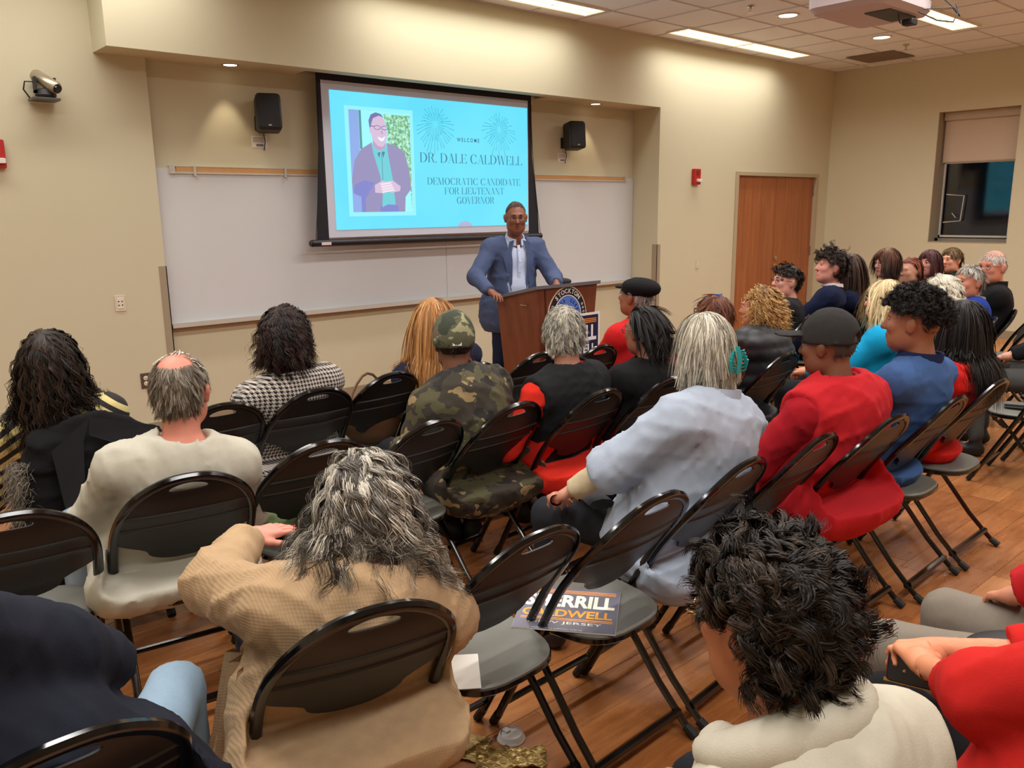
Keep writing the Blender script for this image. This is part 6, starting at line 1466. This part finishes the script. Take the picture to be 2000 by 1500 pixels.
I = person('man in a red work jacket and dark grey cap beside the blue polo man', (3.17, 1.58), (3.16, 1.645, 1.12), 6, -6, 6, w=1.28, sk=(122, 78, 56), hsc=1.04, vox=.011, face=True, sh=.20, pants=fabric('dark_blue_trouser', (30, 32, 44)), arms={-1: (-.26, .34, .64)},
           top=[dict(name='shirt', mat=fabric('dark_red_shirt', (168, 26, 38)), g=.024, wr=.010, wf=16), dict(name='work_vest', mat=fabric('red_canvas', (188, 34, 42)), g=.044, sleeve='none', wr=.010, wf=13, neck=.075, hem=.08, collar=dict(r=.086, h=.045, fall=.005, gap=-.1))], hair=J(short, len=.01, n=600, seg=2, front=0, slope=.8), cols=[(60, 56, 54), (90, 86, 84)],
           beard=([(120, 118, 120), (84, 82, 84)], J(short, len=.012, n=700, seed=2, nape=-.98, front=-.45, slope=0, bald=(0, -1, 0, -.2), nocap=True, vol=.0, hs=1.0)))
hat(I, 'cap', fabric('charcoal_melange', (50, 49, 48), .2), 1.05)
person('man with a high curly afro top and faded sides in a blue polo', (3.67, 1.55), (3.68, 1.53, 1.175), 0, -14, 0, w=1.16, sk=(158, 104, 76), hsc=1.10, vox=.011, face=True, sh=.20, top=[dict(name='polo_shirt', mat=fabric('steel_blue_pique', (62, 92, 142), .06), g=.022, sleeve='elbow', neck=.066, wr=.009, wf=16, collar=dict(r=.074, h=.034, fall=-.006, mat=fabric('navy_collar', (30, 40, 76))))],
       hair=[J(shortcurl, seed=65, len=.034, n=11000, nape=-.12, slope=.6, front=.42, vol=.42, curl=.006, cf=1.5, lift=.4, grav=.02, w=.0008, clump=12, spread=.004, frizz=.08, len2=1), J(short, len=.006, n=1500, nape=-.5, front=.1, slope=1.0, seg=2, w=.0008, seed=66, nocap=True)], cols=[(22, 18, 17), (34, 28, 25)])
person('woman with very long straight black hair in a red top', (4.16, 1.54), (4.18, 1.52, 1.105), -2, -14, 0, w=1.02, sk=(166, 112, 86), vox=.012, top=[dict(name='blouse', mat=fabric('scarlet_blouse', (206, 34, 30)), g=.022, sleeve='short', neck=.085, wr=.010)], hair=J(straight, seed=67, len=.47, n=5200, seg=13, vol=.10, w=.0015, spread=.018, tg=.03), cols=[(18, 15, 15), (30, 25, 24), (44, 36, 33)], pants=black)
I = person('woman with wavy grey hair in a beige ribbed cardigan leaning forward', (.86, 1.60), (.985, 1.66, .965), 20, 36, 26, w=1.22, sk=(220, 150, 132), hsc=1.08, vox=.0095, sh=.20, hvox=.004, pants=fabric('dark_jeans', (36, 44, 60)),
           arms={-1: (-.17, .43, .79), 1: (.12, .45, .775), ('p', -1): (-1, .2, -.2), ('p', 1): (1, .1, -.3)}, hands={-1: dict(curl=10, dir=(.93, .35, .0), up=(-.1, -.1, 1)), 1: dict(curl=35, dir=(-.9, .3, .05), up=(0, 0, 1))},
           top=[dict(name='cardigan', mat=BEIGE, g=.030, neck=.07, wr=.011, wf=12, hem=.10, cuff=.95)],
           hair=[J(curls, seed=71, hs=1.09, len=.29, n=12000, seg=18, curl=.013, cf=2.4, clump=40, vol=.20, w=.0009, grav=.34, lift=.04, wave=.12, wf=12, spread=.007, nape=-.75, frizz=.006, clumpy=.35, messy=.25, cj=.18, capdark=.6, crown=(0, -.1, 1))], cols=[(136, 130, 120), (92, 86, 80), (178, 170, 156), (208, 200, 184), (66, 60, 55)])
for k in range(3):
    tp = place_hand(np.array([finger_tip(k, 10)]), I['AR'][-1][1], (.93, .35, .0), (-.1, -.1, 1), -1, .95)[0]
    b = MB(); b.lathe([(.0015, .0035), (.006, .0025), (.0070, .0), (.004, -.002)], 12, tuple(tp)); b.build('fingernail', mat('crimson_polish', (196, 20, 60), .15), I['P'], True)
b = MB()  # cardigan tail hanging beside the chair
V_ = []; F_ = []; nx_, nz_ = 14, 16
for j in range(nz_ + 1):
    for i in range(nx_ + 1):
        u, v = i / nx_, j / nz_; a = math.pi * (.98 + .24 * u); rr = .235 + .11 * v + .022 * math.sin(u * 22 + v * 2)
        V_.append((rr * math.cos(a) * (1 + .1 * v), rr * math.sin(a) * .95 + .05 + .02 * v, .66 - .56 * v))
for j in range(nz_):
    for i in range(nx_): k = j * (nx_ + 1) + i; F_.append((k, k + 1, k + nx_ + 2, k + nx_ + 1))
b.add(V_, F_); b.add([(x * .97, y * .97, z) for x, y, z in V_], [f[::-1] for f in F_]); b.build('cardigan_tail', BEIGE, I['P'], True)
# navy blazer, bottom left: head is beyond the frame
person('person in a dark navy blazer and light jeans cropped by the left edge', (.22, 1.50), (-.10, 1.64, 1.14), 22, 30, 10, w=1.42, sk=(200, 150, 126), vox=.0115, sh=.24, knees=.20, pants=jeans, top=[dict(name='blazer', mat=fabric('dark_navy_wool', (28, 31, 42), .12), g=.036, hem=.10, wr=.008, wf=11)], arms={1: (.14, .34, .66), ('p', 1): (1, -.1, -.1)},
       legs={1: ((.17, .47, .53), (.20, .42, .09)), -1: ((-.10, .48, .53), (-.12, .44, .09))}, hair=J(short, n=1000, seed=77), cols=BR)
# young man, foreground
I = person('young man with thick dark curly hair and glasses in a pale hoodie', (.985, .38), (.995, .580, 1.095), 12, 12, 8, w=1.0, sk=(172, 112, 80), hsc=1.02, vox=.0095, sh=.18, glasses=(204, 164, 96), face=True,
           top=[dict(name='hoodie', mat=fabric('oatmeal_fleece', (196, 190, 172), .08), g=.026, hood=1.15, neck=.062, wr=.008, wf=12)],
           hair=[J(shortcurl, seed=81, len=.062, n=13000, seg=14, vol=.16, curl=.010, cf=1.4, clump=30, w=.00085, lift=.06, grav=.12, nape=-.60, front=.5, spread=.0035, wave=.10, cj=.20, messy=.6, clumpy=.5, frizz=.005, crown=(0, -.1, 1)), J(short, len=.02, n=10000, seed=82, w=.0008, seg=3, nape=-.80, front=.2, slope=1.2, grav=.4)], cols=[(30, 24, 21), (46, 37, 31), (64, 52, 43), (22, 18, 16)])
b = MB(); pts = []; rr_ = []
for k in range(15):
    a = math.radians(150 + 240 * k / 14); t_ = math.sin(math.pi * k / 14)
    pts.append(I['N'] + I['R'][:, 0] * .112 * math.cos(a) + I['R'][:, 1] * (.085 * math.sin(a) + .025) + I['up'] * (.015 + .040 * t_)); rr_.append(.026 + .022 * t_)
b.tube(pts, rr_, 14, flat=.85)
pts = [I['N'] + I['R'][:, 0] * x - I['R'][:, 1] * (.095 - .3 * x * x) + I['up'] * (.010 - x * x) for x in np.linspace(-.10, .10, 9)]
b.tube(pts, [.006, .022, .036, .042, .044, .042, .036, .022, .006], 12, flat=.8)
b.build('hood', fabric('oatmeal_fleece', (196, 190, 172), .08), I['P'], True)
# red sweater, bottom right
redk = fabric('red_knit_sweater', (196, 36, 32), .06)
I = person('person in a red sweater with clasped hands cropped by the right edge', (1.56, .26), (1.70, .24, 1.18), 10, 30, 10, w=1.2, sk=(222, 150, 112), vox=.010, sh=.20, hvox=.0038, pants=black, arms={-1: (.05, .30, .735), 1: (.20, .36, .70), ('p', -1): (-1, .1, -.5), ('p', 1): (1, -.2, -.4)},
           hands={-1: dict(curl=48, dir=(.6, .8, .0), up=(-.3, -.1, 1)), 1: dict(curl=45, dir=(-.9, .3, .0), up=(-.1, -.3, 1))}, top=[dict(name='sweater', mat=redk, g=.026, wr=.008, wf=14, cuff=.45)], hair=J(short, n=1000, seed=85), cols=DK)
W0 = I['AR'][-1][1]; Mi = I['P'].matrix_basis
ph_ = empty('phone', (0, 0, 0)); ph_.matrix_world = Matrix.Translation(I['P'].location) @ Matrix.Rotation(I['P'].rotation_euler[2], 4, 'Z') @ Matrix.Translation(tuple(W0 + np.array((.06, .045, -.055)))) @ Matrix.Rotation(.5, 4, 'Z') @ Matrix.Rotation(-1.2, 4, 'Y')
tag(ph_, 'phone in a dark red wallet case held in clasped hands at the right', 'phone')
b = MB(); b.bbox(-.034, .034, -.066, .066, -.006, .004, .010, axis='z'); b.build('case', mat('dark_red_case', (110, 28, 30), .4), ph_, True)
b = MB(); b.bbox(-.032, .032, -.064, .064, .005, .010, .009, axis='z'); b.build('phone_body', mat('phone_black', (18, 18, 20), .2), ph_, True)
b = MB(); b.box(-.037, -.030, -.07, .07, -.014, -.007); b.build('case_edge', mat('gold_edge', (186, 150, 80), .3, .8), ph_)
bg = blob('black_bag', (2.00, .52, .60), (.14, .12, .05), mat('black_nylon_bag', (30, 30, 33), .5, bump=.1), 'black nylon bag lying across the lap at the right edge', 'bag', 5, 2.2, .16, -.4)
I = person('person in a red jacket and grey trousers cropped by the right edge', (2.30, .32), (2.44, .30, 1.20), -4, -20, 5, w=1.12, sk=(210, 146, 116), vox=.0115, sh=.20, pants=fabric('taupe_trouser', (132, 124, 112)), arms={-1: (.05, .30, .62), ('p', -1): (-.7, .6, .0), 1: (.26, .18, .64)}, top=[dict(name='jacket', mat=fabric('crimson_jacket', (186, 30, 36)), g=.034, wr=.011, wf=13, hem=.06)],
           legs={-1: ((-.22, .47, .54), (-.20, .46, .09)), 1: ((.08, .42, .54), (.14, .46, .09))}, hair=J(short, n=1000, seed=87), cols=DK)
person('sitter in dark grey trousers whose knee enters at the right edge', (6.20, 1.55), (6.30, 1.50, 1.18), -14, -30, 0, w=1.05, sk=fair, pants=fabric('grey_trouser', (74, 74, 72)), top=[dict(name='shirt', mat=black, g=.016)], hair=J(short, n=1000, seed=89), cols=BR)

# ------------------------------------------------------------------ black coat draped on the chair, with fur trim
ct = empty('coat', (.83, 3.42, 0), -math.radians(10)); tag(ct, 'black coat with a fur edge draped over the chair of the striped sweater', 'coat')
f = Field(axis(-.36, .36, [], .013, 1), axis(-.22, .22, [], .013, 1), axis(.02, 1.02, [], .013, 1))
f.ell((0, -.01, .62), (.27, .075, .32), None, .05); f.ell((.02, -.02, .34), (.29, .09, .26), None, .06); f.cone((-.20, .0, .80), (-.27, -.05, .36), .06, .075, .06); f.cone((.20, .0, .78), (.24, -.06, .25), .06, .08, .05)
f.wrinkle(.020, 11, 4); f.wrinkle(.006, 34, 6); V, Q = f.net(); npobj('coat_body', V, Q, fabric('black_coat_wool', (20, 19, 21), .2), ct)
b = MB(); b.add([(-.02, -.09, .93), (.22, -.10, .86), (.25, -.13, .74), (.10, -.125, .80), (-.03, -.10, .86)], [(0, 1, 2, 3, 4)]); b.add([(-.02, -.09, .93), (-.16, -.11, .82), (-.14, -.135, .60), (-.07, -.14, .62), (-.05, -.10, .84)], [(0, 1, 2, 3, 4)])
b.build('lapel', fabric('black_coat_facing', (34, 33, 36)), ct)
rs = np.random.RandomState(5); n = 4500; tt = rs.rand(n); rt = np.stack([-.27 + .02 * rs.randn(n) - .03 * tt, -.04 + .04 * rs.randn(n), .78 - .62 * tt], 1)
dd = rs.randn(n, 3) * .5 + np.array((-.5, -.5, -.4)); dd /= np.linalg.norm(dd, axis=1)[:, None]; seg = 4; A = rt[:, None, :] + dd[:, None, :] * (np.linspace(0, .028, seg + 1))[None, :, None] + np.array((0, 0, -1)) * (np.linspace(0, 1, seg + 1) ** 2 * .012)[None, :, None]
sd = np.cross(dd, rs.randn(n, 3)); sd /= np.linalg.norm(sd, axis=1)[:, None]; w_ = .0016 * (1 - .7 * np.linspace(0, 1, seg + 1)); V = np.stack([A - sd[:, None] * w_[None, :, None], A + sd[:, None] * w_[None, :, None]], 2).reshape(-1, 3)
base = (np.arange(n) * (seg + 1) * 2)[:, None]; q = (np.arange(seg) * 2)[None]; npobj('fur_trim', V, np.stack([base + q, base + q + 1, base + q + 3, base + q + 2], 2).reshape(-1, 4), mat('grey_fur', (112, 104, 92), .8), ct)
pc = blob('pouch', (4.60, 4.62, 1.09), (.085, .05, .028), mat('black_pouch_cloth', (20, 20, 22), .8), 'small black pouch on the top of the lectern', 'pouch', 3, 4, .2)
